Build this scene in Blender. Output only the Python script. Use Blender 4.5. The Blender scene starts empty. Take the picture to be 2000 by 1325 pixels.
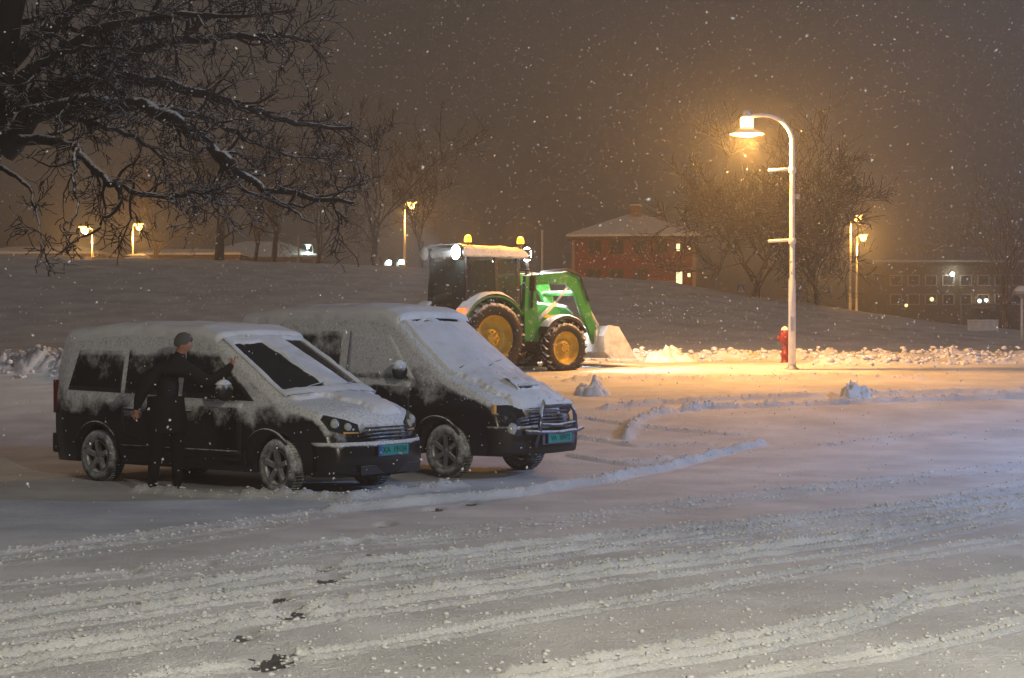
import bpy, bmesh, math, random
import numpy as np
from mathutils import Vector, Matrix, noise as mnoise

random.seed(7)
rng = np.random.default_rng(11)
SC = bpy.context.scene
COL = SC.collection

# ------------------------------------------------------------------ camera, sky, exposure
F_PX, CX, YH, CAMZ = 3600.0, 1000.0, 640.0, 1.9       # focal length and horizon in pixels of the 2000 px photograph
cam_d = bpy.data.cameras.new('camera')
cam = bpy.data.objects.new('camera', cam_d)
COL.objects.link(cam)
cam_d.sensor_width = 36.0
cam_d.lens = 36.0 * F_PX / 2000.0
cam_d.clip_start = 0.1
cam_d.clip_end = 3000
cam.location = (0, 0, CAMZ)
cam.rotation_euler = (math.radians(90) - math.atan((662.5 - YH) / F_PX), 0, 0)
SC.camera = cam

world = bpy.data.worlds.new('World')
SC.world = world
world.use_nodes = True
wt = world.node_tree
bg = wt.nodes['Background']
sky = wt.nodes.new('ShaderNodeTexSky')
sky.sky_type = 'NISHITA'
sky.sun_disc = False
sky.sun_elevation = math.radians(60)
sky.sun_rotation = math.radians(180)
sky.dust_density = 4.0
bw = wt.nodes.new('ShaderNodeRGBToBW')
tint = wt.nodes.new('ShaderNodeMix')
tint.data_type = 'RGBA'
tint.blend_type = 'MULTIPLY'
tint.inputs[0].default_value = 1.0
wt.links.new(sky.outputs[0], bw.inputs[0])
wt.links.new(bw.outputs[0], tint.inputs[6])
tint.inputs[7].default_value = (1.0, 0.94, 0.93, 1)     # town light on low snow cloud
wt.links.new(tint.outputs[2], bg.inputs['Color'])
SKY_STRENGTH = 0.0168
bg.inputs['Strength'].default_value = SKY_STRENGTH

vs = SC.view_settings
vs.view_transform = 'Standard'
vs.look = 'None'
vs.exposure = 0.0
vs.gamma = 1.0
vs.use_curve_mapping = False
SC.cycles.use_denoising = True
SC.cycles.max_bounces = 6
SC.cycles.volume_bounces = 0
SC.cycles.sample_clamp_indirect = 4.0

# ------------------------------------------------------------------ helpers
def at(px, py, D):
    """Point of the place seen at a photograph pixel, D metres in front of the camera."""
    return Vector(((px - CX) / F_PX * D, D, CAMZ - (py - YH) / F_PX * D))

def link(o, parent=None):
    COL.objects.link(o)
    if parent is not None:
        o.parent = parent
    return o

def tag(o, label=None, cat=None, group=None, kind=None):
    if label: o['label'] = label
    if cat: o['category'] = cat
    if group: o['group'] = group
    if kind: o['kind'] = kind
    return o

def empty(name, loc=(0, 0, 0), rz=0.0):
    o = bpy.data.objects.new(name, None)
    o.empty_display_size = 0.2
    link(o)
    o.location = loc
    o.rotation_euler = (0, 0, rz)
    return o

def fastmesh(name, V, Fc, smooth=False):
    V = np.asarray(V, dtype=np.float32)
    Fc = np.asarray(Fc, dtype=np.int32)
    me = bpy.data.meshes.new(name)
    me.vertices.add(len(V))
    me.vertices.foreach_set('co', V.ravel())
    n, k = Fc.shape
    me.loops.add(n * k)
    me.loops.foreach_set('vertex_index', Fc.ravel())
    me.polygons.add(n)
    me.polygons.foreach_set('loop_start', np.arange(0, n * k, k, dtype=np.int32))
    me.polygons.foreach_set('loop_total', np.full(n, k, dtype=np.int32))
    if smooth:
        me.polygons.foreach_set('use_smooth', np.ones(n, dtype=bool))
    me.update(calc_edges=True)
    me.validate()
    return me

class MB:
    """Collects shapes, then links them as ONE mesh object."""
    def __init__(s):
        s.v = []; s.f = []; s.sm = []
    def add(s, vs_, fs, smooth=False):
        b = len(s.v)
        s.v += [tuple(p) for p in vs_]
        s.f += [tuple(i + b for i in f) for f in fs]
        s.sm += [smooth] * len(fs)
        return s
    def box(s, c, d, M=None):
        x, y, z = d[0] / 2, d[1] / 2, d[2] / 2
        vs_ = [Vector((sx * x, sy * y, sz * z)) for sz in (-1, 1) for sy in (-1, 1) for sx in (-1, 1)]
        if M is not None: vs_ = [M @ p for p in vs_]
        vs_ = [p + Vector(c) for p in vs_]
        return s.add(vs_, [(0, 2, 3, 1), (4, 5, 7, 6), (0, 1, 5, 4), (2, 6, 7, 3), (0, 4, 6, 2), (1, 3, 7, 5)])
    def bar(s, a, b, w, h):
        """box beam from a to b"""
        a = Vector(a); b = Vector(b); d = (b - a); L = d.length; d.normalize()
        up = Vector((0, 0, 1)) if abs(d.z) < 0.95 else Vector((1, 0, 0))
        sd = d.cross(up).normalized(); u = sd.cross(d)
        M = Matrix((d, sd, u)).transposed()
        return s.box((a + b) / 2, (L, w, h), M)
    def tube(s, pts, rs, k=10, cap=True, smooth=True):
        pts = [Vector(p) for p in pts]
        if not isinstance(rs, (list, tuple)): rs = [rs] * len(pts)
        vs_ = []; fs = []
        for i, p in enumerate(pts):
            d = (pts[min(i + 1, len(pts) - 1)] - pts[max(i - 1, 0)]).normalized()
            up = Vector((0, 0, 1)) if abs(d.z) < 0.9 else Vector((1, 0, 0))
            a = d.cross(up).normalized(); b = a.cross(d)
            for j in range(k):
                t = 2 * math.pi * j / k
                vs_.append(p + (a * math.cos(t) + b * math.sin(t)) * rs[i])
        for i in range(len(pts) - 1):
            for j in range(k):
                j2 = (j + 1) % k
                fs.append((i * k + j, i * k + j2, (i + 1) * k + j2, (i + 1) * k + j))
        if cap:
            fs.append(tuple(range(k)))
            fs.append(tuple(range((len(pts) - 1) * k, len(pts) * k))[::-1])
        return s.add(vs_, fs, smooth)
    def lathe(s, prof, c=(0, 0, 0), axis='z', k=24, smooth=True):
        vs_ = []; fs = []
        for (r, h) in prof:
            for j in range(k):
                t = 2 * math.pi * j / k
                if axis == 'z': p = (r * math.cos(t), r * math.sin(t), h)
                elif axis == 'y': p = (r * math.cos(t), h, r * math.sin(t))
                else: p = (h, r * math.cos(t), r * math.sin(t))
                vs_.append((p[0] + c[0], p[1] + c[1], p[2] + c[2]))
        n = len(prof)
        for i in range(n - 1):
            for j in range(k):
                j2 = (j + 1) % k
                fs.append((i * k + j, i * k + j2, (i + 1) * k + j2, (i + 1) * k + j))
        return s.add(vs_, fs, smooth)
    def prism(s, poly, y0, y1):
        """polygon in the xz plane pushed from y0 to y1"""
        n = len(poly)
        vs_ = [(x, y0, z) for x, z in poly] + [(x, y1, z) for x, z in poly]
        fs = [tuple(range(n)), tuple(range(2 * n - 1, n - 1, -1))]
        fs += [(i, i + n, (i + 1) % n + n, (i + 1) % n) for i in range(n)]
        return s.add(vs_, fs)
    def build(s, name, m, parent=None, bevel=0.0):
        me = bpy.data.meshes.new(name)
        me.from_pydata(s.v, [], s.f)
        for p, sm in zip(me.polygons, s.sm): p.use_smooth = sm
        bm = bmesh.new(); bm.from_mesh(me)
        bmesh.ops.recalc_face_normals(bm, faces=bm.faces)
        bm.to_mesh(me); bm.free()
        if m is not None: me.materials.append(m)
        o = bpy.data.objects.new(name, me)
        link(o, parent)
        if bevel:
            bv = o.modifiers.new('bevel', 'BEVEL'); bv.width = bevel; bv.segments = 2; bv.limit_method = 'ANGLE'
        return o

def fbm(P, scale, octaves=4, seed=0.0):
    """cheap vectorised value noise, about -1..1"""
    P = np.asarray(P, dtype=np.float64) * scale + seed * 17.31
    tot = np.zeros(P.shape[0]); amp = 1.0; norm = 0
    for o in range(octaves):
        I = np.floor(P).astype(np.int64); f = P - I
        f = f * f * (3 - 2 * f)
        def h(dx, dy, dz):
            n = (I[:, 0] + dx) * 374761393 + (I[:, 1] + dy) * 668265263 + (I[:, 2] + dz) * 2147483647 + o * 1013904223
            n = (n ^ (n >> 13)) * 1274126177
            n = (n ^ (n >> 16)) & 0xffff
            return n / 32767.5 - 1
        r = 0
        for dx in (0, 1):
            wx = f[:, 0] if dx else 1 - f[:, 0]
            for dy in (0, 1):
                wy = f[:, 1] if dy else 1 - f[:, 1]
                for dz in (0, 1):
                    wz = f[:, 2] if dz else 1 - f[:, 2]
                    r = r + wx * wy * wz * h(dx, dy, dz)
        tot += amp * r; norm += amp
        amp *= 0.5; P = P * 2.03 + 5.7
    return tot / norm * 1.6

def sstep(a, b, x):
    t = np.clip((x - a) / (b - a), 0, 1)
    return t * t * (3 - 2 * t)

# ------------------------------------------------------------------ materials
def new_mat(name):
    m = bpy.data.materials.new(name)
    m.use_nodes = True
    nt = m.node_tree
    return m, nt, nt.nodes['Principled BSDF']

def mat(name, col, rough=0.6, metal=0.0, var=0.15, scale=6.0, bump=0.0, emit=None, estr=0.0, spec=0.5):
    m, nt, b = new_mat(name)
    tc = nt.nodes.new('ShaderNodeTexCoord')
    n = nt.nodes.new('ShaderNodeTexNoise'); n.inputs['Scale'].default_value = scale; n.inputs['Detail'].default_value = 6
    nt.links.new(tc.outputs['Object'], n.inputs['Vector'])
    mx = nt.nodes.new('ShaderNodeMix'); mx.data_type = 'RGBA'
    nt.links.new(n.outputs['Fac'], mx.inputs[0])
    mx.inputs[6].default_value = tuple(c * (1 - var) for c in col) + (1,)
    mx.inputs[7].default_value = tuple(min(1, c * (1 + var)) for c in col) + (1,)
    nt.links.new(mx.outputs[2], b.inputs['Base Color'])
    b.inputs['Roughness'].default_value = rough
    b.inputs['Metallic'].default_value = metal
    b.inputs['Specular IOR Level'].default_value = spec
    if bump:
        bp = nt.nodes.new('ShaderNodeBump'); bp.inputs['Strength'].default_value = bump; bp.inputs['Distance'].default_value = 0.02
        n2 = nt.nodes.new('ShaderNodeTexNoise'); n2.inputs['Scale'].default_value = scale * 5; n2.inputs['Detail'].default_value = 4
        nt.links.new(tc.outputs['Object'], n2.inputs['Vector'])
        nt.links.new(n2.outputs['Fac'], bp.inputs['Height']); nt.links.new(bp.outputs[0], b.inputs['Normal'])
    if emit:
        b.inputs['Emission Color'].default_value = tuple(emit) + (1,)
        b.inputs['Emission Strength'].default_value = estr
    return m

def dusted(name, col, rough, lo, hi, zlo, zhi, up=0.9, scale=5.0, metal=0.0, zmax=0.0):
    """A surface with wind-blown snow stuck to it: patchy, more of it higher up and on faces that look up."""
    m, nt, b = new_mat(name)
    L = nt.links.new
    tc = nt.nodes.new('ShaderNodeTexCoord')
    n = nt.nodes.new('ShaderNodeTexNoise'); n.inputs['Scale'].default_value = scale; n.inputs['Detail'].default_value = 9; n.inputs['Roughness'].default_value = 0.68
    L(tc.outputs['Object'], n.inputs['Vector'])
    sp = nt.nodes.new('ShaderNodeSeparateXYZ'); L(tc.outputs['Object'], sp.inputs[0])
    mr = nt.nodes.new('ShaderNodeMapRange'); mr.inputs['From Min'].default_value = zlo; mr.inputs['From Max'].default_value = zhi
    mr.inputs['To Min'].default_value = -0.45; mr.inputs['To Max'].default_value = zmax
    L(sp.outputs['Z'], mr.inputs['Value'])
    ge = nt.nodes.new('ShaderNodeNewGeometry')
    sn = nt.nodes.new('ShaderNodeSeparateXYZ'); L(ge.outputs['Normal'], sn.inputs[0])
    mu = nt.nodes.new('ShaderNodeMath'); mu.operation = 'MULTIPLY'; mu.inputs[1].default_value = up; L(sn.outputs['Z'], mu.inputs[0])
    mm = nt.nodes.new('ShaderNodeMath'); mm.operation = 'MAXIMUM'; mm.inputs[1].default_value = -0.1; L(mu.outputs[0], mm.inputs[0])
    a1 = nt.nodes.new('ShaderNodeMath'); L(n.outputs['Fac'], a1.inputs[0]); L(mr.outputs[0], a1.inputs[1])
    a2 = nt.nodes.new('ShaderNodeMath'); L(a1.outputs[0], a2.inputs[0]); L(mm.outputs[0], a2.inputs[1])
    ms = nt.nodes.new('ShaderNodeMapRange'); ms.interpolation_type = 'SMOOTHSTEP'
    ms.inputs['From Min'].default_value = lo; ms.inputs['From Max'].default_value = hi
    L(a2.outputs[0], ms.inputs['Value'])
    n3 = nt.nodes.new('ShaderNodeTexNoise'); n3.inputs['Scale'].default_value = 38; n3.inputs['Detail'].default_value = 5
    L(tc.outputs['Object'], n3.inputs['Vector'])
    sp2 = nt.nodes.new('ShaderNodeMapRange'); sp2.inputs['From Min'].default_value = 0.3; sp2.inputs['From Max'].default_value = 0.55
    sp2.inputs['To Min'].default_value = 0.62
    L(n3.outputs['Fac'], sp2.inputs['Value'])
    m2 = nt.nodes.new('ShaderNodeMath'); m2.operation = 'MULTIPLY'; L(ms.outputs[0], m2.inputs[0]); L(sp2.outputs[0], m2.inputs[1])
    mx = nt.nodes.new('ShaderNodeMix'); mx.data_type = 'RGBA'; L(m2.outputs[0], mx.inputs[0])
    mx.inputs[6].default_value = tuple(col) + (1,); mx.inputs[7].default_value = (0.78, 0.79, 0.8, 1)
    L(mx.outputs[2], b.inputs['Base Color'])
    rx = nt.nodes.new('ShaderNodeMapRange'); rx.inputs['To Min'].default_value = rough; rx.inputs['To Max'].default_value = 0.85
    L(m2.outputs[0], rx.inputs['Value']); L(rx.outputs[0], b.inputs['Roughness'])
    mt = nt.nodes.new('ShaderNodeMapRange'); mt.inputs['To Min'].default_value = metal; mt.inputs['To Max'].default_value = 0
    L(m2.outputs[0], mt.inputs['Value']); L(mt.outputs[0], b.inputs['Metallic'])
    bp = nt.nodes.new('ShaderNodeBump'); bp.inputs['Strength'].default_value = 0.5; bp.inputs['Distance'].default_value = 0.012
    L(m2.outputs[0], bp.inputs['Height']); L(bp.outputs[0], b.inputs['Normal'])
    return m

def snow_mat(name, c0=(0.66, 0.66, 0.66), c1=(0.84, 0.84, 0.84), scale=1.5, bump=0.5, bscale=28, dist=0.03):
    m, nt, b = new_mat(name)
    L = nt.links.new
    tc = nt.nodes.new('ShaderNodeTexCoord')
    n = nt.nodes.new('ShaderNodeTexNoise'); n.inputs['Scale'].default_value = scale; n.inputs['Detail'].default_value = 8; n.inputs['Roughness'].default_value = 0.6
    L(tc.outputs['Object'], n.inputs['Vector'])
    cr = nt.nodes.new('ShaderNodeMapRange'); cr.inputs['From Min'].default_value = 0.35; cr.inputs['From Max'].default_value = 0.65
    L(n.outputs['Fac'], cr.inputs['Value'])
    mx = nt.nodes.new('ShaderNodeMix'); mx.data_type = 'RGBA'; L(cr.outputs[0], mx.inputs[0])
    mx.inputs[6].default_value = tuple(c0) + (1,); mx.inputs[7].default_value = tuple(c1) + (1,)
    L(mx.outputs[2], b.inputs['Base Color'])
    b.inputs['Roughness'].default_value = 0.75
    b.inputs['Specular IOR Level'].default_value = 0.25
    n2 = nt.nodes.new('ShaderNodeTexNoise'); n2.inputs['Scale'].default_value = bscale; n2.inputs['Detail'].default_value = 7; n2.inputs['Roughness'].default_value = 0.65
    L(tc.outputs['Object'], n2.inputs['Vector'])
    bp = nt.nodes.new('ShaderNodeBump'); bp.inputs['Strength'].default_value = bump; bp.inputs['Distance'].default_value = dist
    L(n2.outputs['Fac'], bp.inputs['Height']); L(bp.outputs[0], b.inputs['Normal'])
    return m

def glass_mat(name, col=(0.02, 0.025, 0.025)):
    m, nt, b = new_mat(name)
    b.inputs['Base Color'].default_value = tuple(col) + (1,)
    b.inputs['Roughness'].default_value = 0.08
    n = nt.nodes.new('ShaderNodeTexNoise'); n.inputs['Scale'].default_value = 9; n.inputs['Detail'].default_value = 6
    mr = nt.nodes.new('ShaderNodeMapRange'); mr.inputs['To Min'].default_value = 0.05; mr.inputs['To Max'].default_value = 0.3
    nt.links.new(n.outputs['Fac'], mr.inputs['Value']); nt.links.new(mr.outputs[0], b.inputs['Roughness'])
    return m

SODIUM = (1.0, 0.45, 0.09)
M = {}
M['ground'] = snow_mat('packed_snow', (0.60, 0.60, 0.60), (0.84, 0.84, 0.84), 0.8, 0.8, 34, 0.03)
M['slush'] = mat('wet_slush', (0.10, 0.10, 0.105), 0.35, 0, 0.6, 14, 0.5)
M['frame_dark'] = mat('brown_window_frame', (0.13, 0.05, 0.035), 0.7)
M['snow'] = snow_mat('fresh_snow', (0.76, 0.76, 0.77), (0.86, 0.86, 0.87), 3.0, 0.35, 45, 0.012)
M['clump'] = snow_mat('crumbled_snow', (0.68, 0.68, 0.68), (0.85, 0.85, 0.85), 4.0, 0.3, 60, 0.01)
M['paint'] = dusted('black_paint_with_snow', (0.010, 0.011, 0.012), 0.25, 0.42, 0.74, 0.34, 1.05, 0.9, 3.2, zmax=0.09)
M['paint2'] = dusted('black_paint_with_snow_streaks', (0.010, 0.011, 0.013), 0.25, 0.44, 0.74, 0.52, 1.35, 0.9, 2.8, zmax=0.11)
M['plastic'] = dusted('black_plastic_trim', (0.013, 0.013, 0.014), 0.6, 0.52, 0.8, 0.2, 1.0, 0.6, 8)
M['glass'] = glass_mat('dark_car_glass')
M['frost'] = dusted('frosted_side_glass', (0.014, 0.017, 0.016), 0.15, 0.50, 0.85, 0.6, 1.6, 0.3, 3.4, zmax=0.04)
M['snowglass'] = dusted('snowed_over_side_glass', (0.03, 0.03, 0.03), 0.3, 0.22, 0.50, 0.6, 1.6, 0.3, 4.0, zmax=0.12)
M['tyre'] = dusted('snow_caked_tyre', (0.02, 0.02, 0.02), 0.85, 0.15, 0.75, -2, 1, 0.3, 9, zmax=0.05)
M['rim'] = dusted('alloy_rim_with_snow', (0.32, 0.32, 0.33), 0.4, 0.35, 0.75, -2, 1, 0.3, 9, 0.6)
M['dark'] = mat('underside_black', (0.008, 0.008, 0.008), 0.9)
M['chrome'] = dusted('chrome_bar_with_snow', (0.16, 0.18, 0.24), 0.22, 0.6, 0.85, -2, 1, 0.8, 8, 0.9)
M['lens'] = mat('lamp_lens', (0.55, 0.55, 0.52), 0.08, 0.2, 0.1, 20)
M['amberlens'] = mat('amber_lens', (0.8, 0.42, 0.12), 0.15, 0, 0.1, 20)
M['redlens'] = mat('red_lens', (0.12, 0.012, 0.008), 0.15, 0, 0.1, 20)
M['plate'] = mat('green_number_plate', (0.0, 0.30, 0.26), 0.35, 0, 0.1, 30)
M['plateblue'] = mat('blue_plate_band', (0.01, 0.05, 0.45), 0.35, 0, 0.1, 30)
M['ink'] = mat('plate_ink', (0.005, 0.02, 0.02), 0.5)
M['whiteink'] = mat('white_print', (0.7, 0.7, 0.7), 0.5)
M['pole'] = mat('white_lamp_pole_paint', (0.70, 0.68, 0.64), 0.5, 0, 0.3, 5, 0.25)
M['galv'] = mat('galvanised_steel', (0.42, 0.41, 0.39), 0.5, 0.5, 0.15, 12)
M['bulb'] = mat('sodium_bulb', (1, 0.8, 0.5), 0.4, emit=(1.0, 0.52, 0.11), estr=16)
M['bulbfar'] = mat('sodium_lens', (1, 0.8, 0.5), 0.4, emit=(1.0, 0.47, 0.10), estr=16)
M['white_lamp'] = mat('cool_white_lens', (1, 1, 1), 0.3, emit=(0.9, 0.97, 1.0), estr=120)
M['greenlamp'] = mat('mercury_lens', (1, 1, 1), 0.3, emit=(0.7, 1.0, 0.88), estr=14)
M['amber'] = mat('beacon_amber', (1, 0.5, 0.1), 0.3, emit=(1.0, 0.33, 0.012), estr=5)
M['taillit'] = mat('tail_lamp_lit', (0.6, 0.1, 0.03), 0.3, emit=(1.0, 0.16, 0.03), estr=2.5)
M['window_lit'] = mat('lit_window', (1, 0.9, 0.6), 0.5, emit=(1.0, 0.83, 0.40), estr=2.2)
M['green'] = dusted('green_tractor_paint_with_snow', (0.025, 0.19, 0.035), 0.38, 0.52, 0.95, -2, 1, 0.7, 5)
M['yellow'] = mat('yellow_wheel_paint', (0.42, 0.27, 0.012), 0.5, 0, 0.55, 5, 0.2)
M['rubber'] = dusted('tractor_tyre_rubber', (0.014, 0.014, 0.014), 0.9, 0.6, 0.9, -2, 1, 0.5, 12)
M['tractor_black'] = mat('tractor_black', (0.02, 0.02, 0.02), 0.55, 0, 0.2, 6)
M['roofpaint'] = dusted('cab_roof_paint', (0.05, 0.2, 0.06), 0.5, 0.2, 0.4, -2, 1, 0.8, 6)
M['steel'] = dusted('snowy_bucket_steel', (0.45, 0.45, 0.43), 0.5, 0.30, 0.55, -2, 1, 0.5, 3)
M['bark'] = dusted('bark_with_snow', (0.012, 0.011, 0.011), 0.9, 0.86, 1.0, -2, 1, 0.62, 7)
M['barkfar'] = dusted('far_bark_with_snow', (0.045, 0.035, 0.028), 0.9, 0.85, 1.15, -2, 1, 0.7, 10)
M['cladding'] = mat('red_brown_cladding', (0.25, 0.045, 0.026), 0.8, 0, 0.25, 3, 0.2)
M['cladding2'] = mat('dark_brown_wall', (0.12, 0.08, 0.055), 0.8, 0, 0.25, 2, 0.2)
M['board'] = mat('pale_corner_board', (0.42, 0.30, 0.24), 0.7)
M['pane'] = mat('dark_house_pane', (0.05, 0.045, 0.04), 0.1)
M['brick'] = mat('chimney_masonry', (0.25, 0.14, 0.11), 0.85, 0, 0.2, 8, 0.2)
M['red'] = mat('hydrant_red', (0.23, 0.022, 0.015), 0.45, 0, 0.25, 12, 0.1)
M['signblue'] = mat('sign_blue', (0.015, 0.06, 0.28), 0.4)
M['cloth'] = mat('black_coat_cloth', (0.006, 0.006, 0.007), 0.85, 0, 0.3, 25, 0.2)
M['trousers'] = mat('dark_trouser_cloth', (0.006, 0.006, 0.008), 0.9, 0, 0.3, 25, 0.2)
M['shoe'] = mat('black_shoe', (0.008, 0.008, 0.008), 0.6)
M['skin'] = mat('skin', (0.45, 0.20, 0.13), 0.5, 0, 0.12, 20)
M['hair'] = mat('grey_hair', (0.13, 0.13, 0.125), 0.8, 0, 0.5, 60, 0.6)

def add_light(name, loc, col, power, parent=None, radius=0.12, spot=None, target=None):
    d = bpy.data.lights.new(name, 'SPOT' if spot else 'POINT')
    d.color = col; d.energy = power; d.shadow_soft_size = radius
    if spot:
        d.spot_size = math.radians(spot); d.spot_blend = 0.6
    o = bpy.data.objects.new(name, d)
    link(o, parent)
    o.location = loc
    if target is not None:
        o.rotation_euler = (Vector(target) - Vector(loc)).to_track_quat('-Z', 'Y').to_euler()
    return o
# ------------------------------------------------------------------ the ground: car park, road and snowy hillside in one sheet
_gy = np.array([-60, 0, 14, 20, 26, 30, 35, 41, 43, 47, 60])
_gz = np.array([0.0, 0, 0, -0.08, -0.07, 0.10, 0.50, 0.84, 0.98, 1.08, 1.1])
_yy = np.linspace(-60, 60, 1201)
_zz = np.interp(_yy, _gy, _gz)
_k = np.hanning(31); _k /= _k.sum()
_zz = np.convolve(np.pad(_zz, 15, mode='edge'), _k, mode='valid')
_cx = np.array([-60, -23.6, -11.8, -5.7, 3.07, 7.1, 10.6, 14.2, 17.7, 23.6, 40])
_cz = np.array([5.5, 5.28, 4.92, 4.69, 4.19, 3.98, 3.32, 2.77, 2.25, 1.62, 1.2])

def base_z(x, y):
    x = np.asarray(x, float); y = np.asarray(y, float)
    z = np.interp(y, _yy, _zz)
    xa = x * 85.0 / np.maximum(y, 85.0)
    hc = np.interp(xa, _cx, _cz)
    t = sstep(48.0, 86.0, y)
    z = z + (hc - 1.1) * t
    z = z - np.clip(y - 88, 0, 400) * 0.006
    return z

def gz(x, y):
    return float(base_z(np.array([x]), np.array([y]))[0])

def gp(px, py):
    """ground point under a photograph pixel"""
    lo, hi = 4.0, 84.0
    D = np.linspace(lo, hi, 4000)
    X = (px - CX) / F_PX * D
    Z = CAMZ - (py - YH) / F_PX * D
    d = Z - base_z(X, D)
    i = int(np.argmax(d < 0))
    return (X[i], D[i])

TRACKS = [  # pixels of a line of thrown-up snow, height, half width, crumbliness, rut beside it
    ([(-60, 1152), (300, 1110), (620, 1062), (850, 1042), (1000, 1025), (1300, 983), (1600, 950), (1820, 925), (2060, 897)], 0.035, 0.05, 0.8, 0),
    ([(300, 1118), (620, 1072), (1000, 1035), (1300, 992), (1600, 958), (1820, 932)], 0.03, 0.04, 0.5, 0.012),
    ([(-60, 1204), (150, 1172), (300, 1155), (500, 1127), (600, 1112), (1000, 1067), (1350, 1032), (1550, 1013), (1750, 993), (2060, 947)], 0.06, 0.07, 1.0, 0.02),
    ([(-60, 1238), (320, 1185), (600, 1145), (1000, 1090), (1250, 1057), (1550, 1024), (2060, 965)], 0.05, 0.06, 0.9, 0.02),
    ([(-60, 1294), (300, 1240), (500, 1205), (750, 1167), (1000, 1135), (1350, 1090), (1700, 1045), (2060, 973)], 0.065, 0.07, 1.0, 0.035),
    ([(200, 1338), (350, 1312), (700, 1262), (1000, 1208), (1300, 1160), (1650, 1100), (2060, 1036)], 0.03, 0.05, 0.6, 0.04),
    ([(1000, 1318), (1350, 1262), (1500, 1238), (1700, 1192), (1800, 1155), (2060, 1120)], 0.05, 0.07, 0.9, 0.045),
    ([(1380, 1330), (1750, 1270), (2060, 1195)], 0.03, 0.06, 0.6, 0.035),
    ([(650, 997), (800, 985), (1000, 966), (1150, 945), (1300, 915), (1400, 886), (1485, 866)], 0.10, 0.10, 0.6, 0.02),
    ([(-60, 1092), (175, 1060), (350, 1035), (500, 1015), (650, 997)], 0.035, 0.07, 1.2, 0.0),
    ([(-60, 1100), (350, 1052), (600, 1010)], 0.03, 0.05, 0.6, 0.0),
    ([(270, 962), (420, 972), (560, 975), (680, 978), (800, 962), (900, 952)], 0.09, 0.12, 1.0, 0.0),
    ([(1222, 858), (1235, 830), (1280, 810), (1375, 797), (1500, 794), (1580, 791), (1750, 784), (2060, 776)], 0.115, 0.12, 1.0, 0.0),
    ([(1180, 799), (1300, 787), (1450, 780), (1750, 770), (2060, 765)], 0.10, 0.13, 0.6, 0.0),
    ([(1120, 745), (1250, 742), (1420, 742), (1600, 738), (1800, 742)], 0.10, 0.25, 1.0, 0.0),
    ([(1130, 815), (1300, 838), (1450, 850)], 0.03, 0.10, 0.6, 0.03),
    ([(1120, 850), (1250, 872), (1380, 868)], 0.03, 0.10, 0.6, 0.03),
    ([(1120, 890), (1220, 905), (1300, 893)], 0.03, 0.10, 0.6, 0.03),
    ([(1600, 870), (1800, 850), (2060, 838)], 0.02, 0.08, 0.5, 0.015),
    ([(1350, 1060), (1700, 1000), (2060, 925)], 0.02, 0.05, 0.6, 0.01),
]
TRACK_W = []
for pts, h, w, cr, rut in TRACKS:
    front = sum(p[1] for p in pts) / len(pts) > 985 and pts[0][1] > 1080
    if not front:
        TRACK_W.append(([gp(*p) for p in pts], h, w * .8, cr, rut))
        continue
    # every wheel leaves a band of thin lines: a raised edge, a pressed strip, a lower edge
    TRACK_W.append(([gp(*p) for p in pts], h * 1.0, w * .46, cr * .8, rut))
    TRACK_W.append(([gp(p[0], p[1] + 13) for p in pts], h * .75, w * .38, cr * .6, rut * .5))
    if h > .045:
        TRACK_W.append(([gp(p[0], p[1] + 30) for p in pts], h * .5, w * .34, cr * .6, rut * .5))
# ploughed berms along the road
TRACK_W.append(([(-40, 46.3), (-9, 46.6), (0, 46.8), (12, 46.8), (40, 46.5)], 0.22, 0.45, 1.2, 0))
TRACK_W.append(([(-40, 41.0), (-14, 41.2), (-9.2, 41.4), (-7, 41.8)], 0.42, 0.55, 1.3, 0))
TRACK_W.append(([(7.5, 44.6), (12, 44.8), (40, 44.5)], 0.16, 0.30, 1.2, 0))

def seg_dist(X, Y, pts):
    best = np.full(X.shape, 1e9); sgn = np.zeros(X.shape)
    for (ax, ay), (bx, by) in zip(pts[:-1], pts[1:]):
        dx, dy = bx - ax, by - ay
        L2 = dx * dx + dy * dy + 1e-9
        t = np.clip(((X - ax) * dx + (Y - ay) * dy) / L2, 0, 1)
        d = np.hypot(X - ax - t * dx, Y - ay - t * dy)
        s = np.sign(dx * (Y - ay) - dy * (X - ax))
        m = d < best
        best = np.where(m, d, best); sgn = np.where(m, s, sgn)
    return best, sgn

FOOT = [(525, 1292, .16), (470, 1241, .12), (570, 1200, .12), (545, 1171, .10), (633, 1112, .13), (640, 1133, .13), (696, 1061, .12),
        (752, 1026, .10), (850, 996, .10), (918, 984, .10), (405, 1103, .07), (255, 1118, .06), (720, 1085, .08)]

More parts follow.
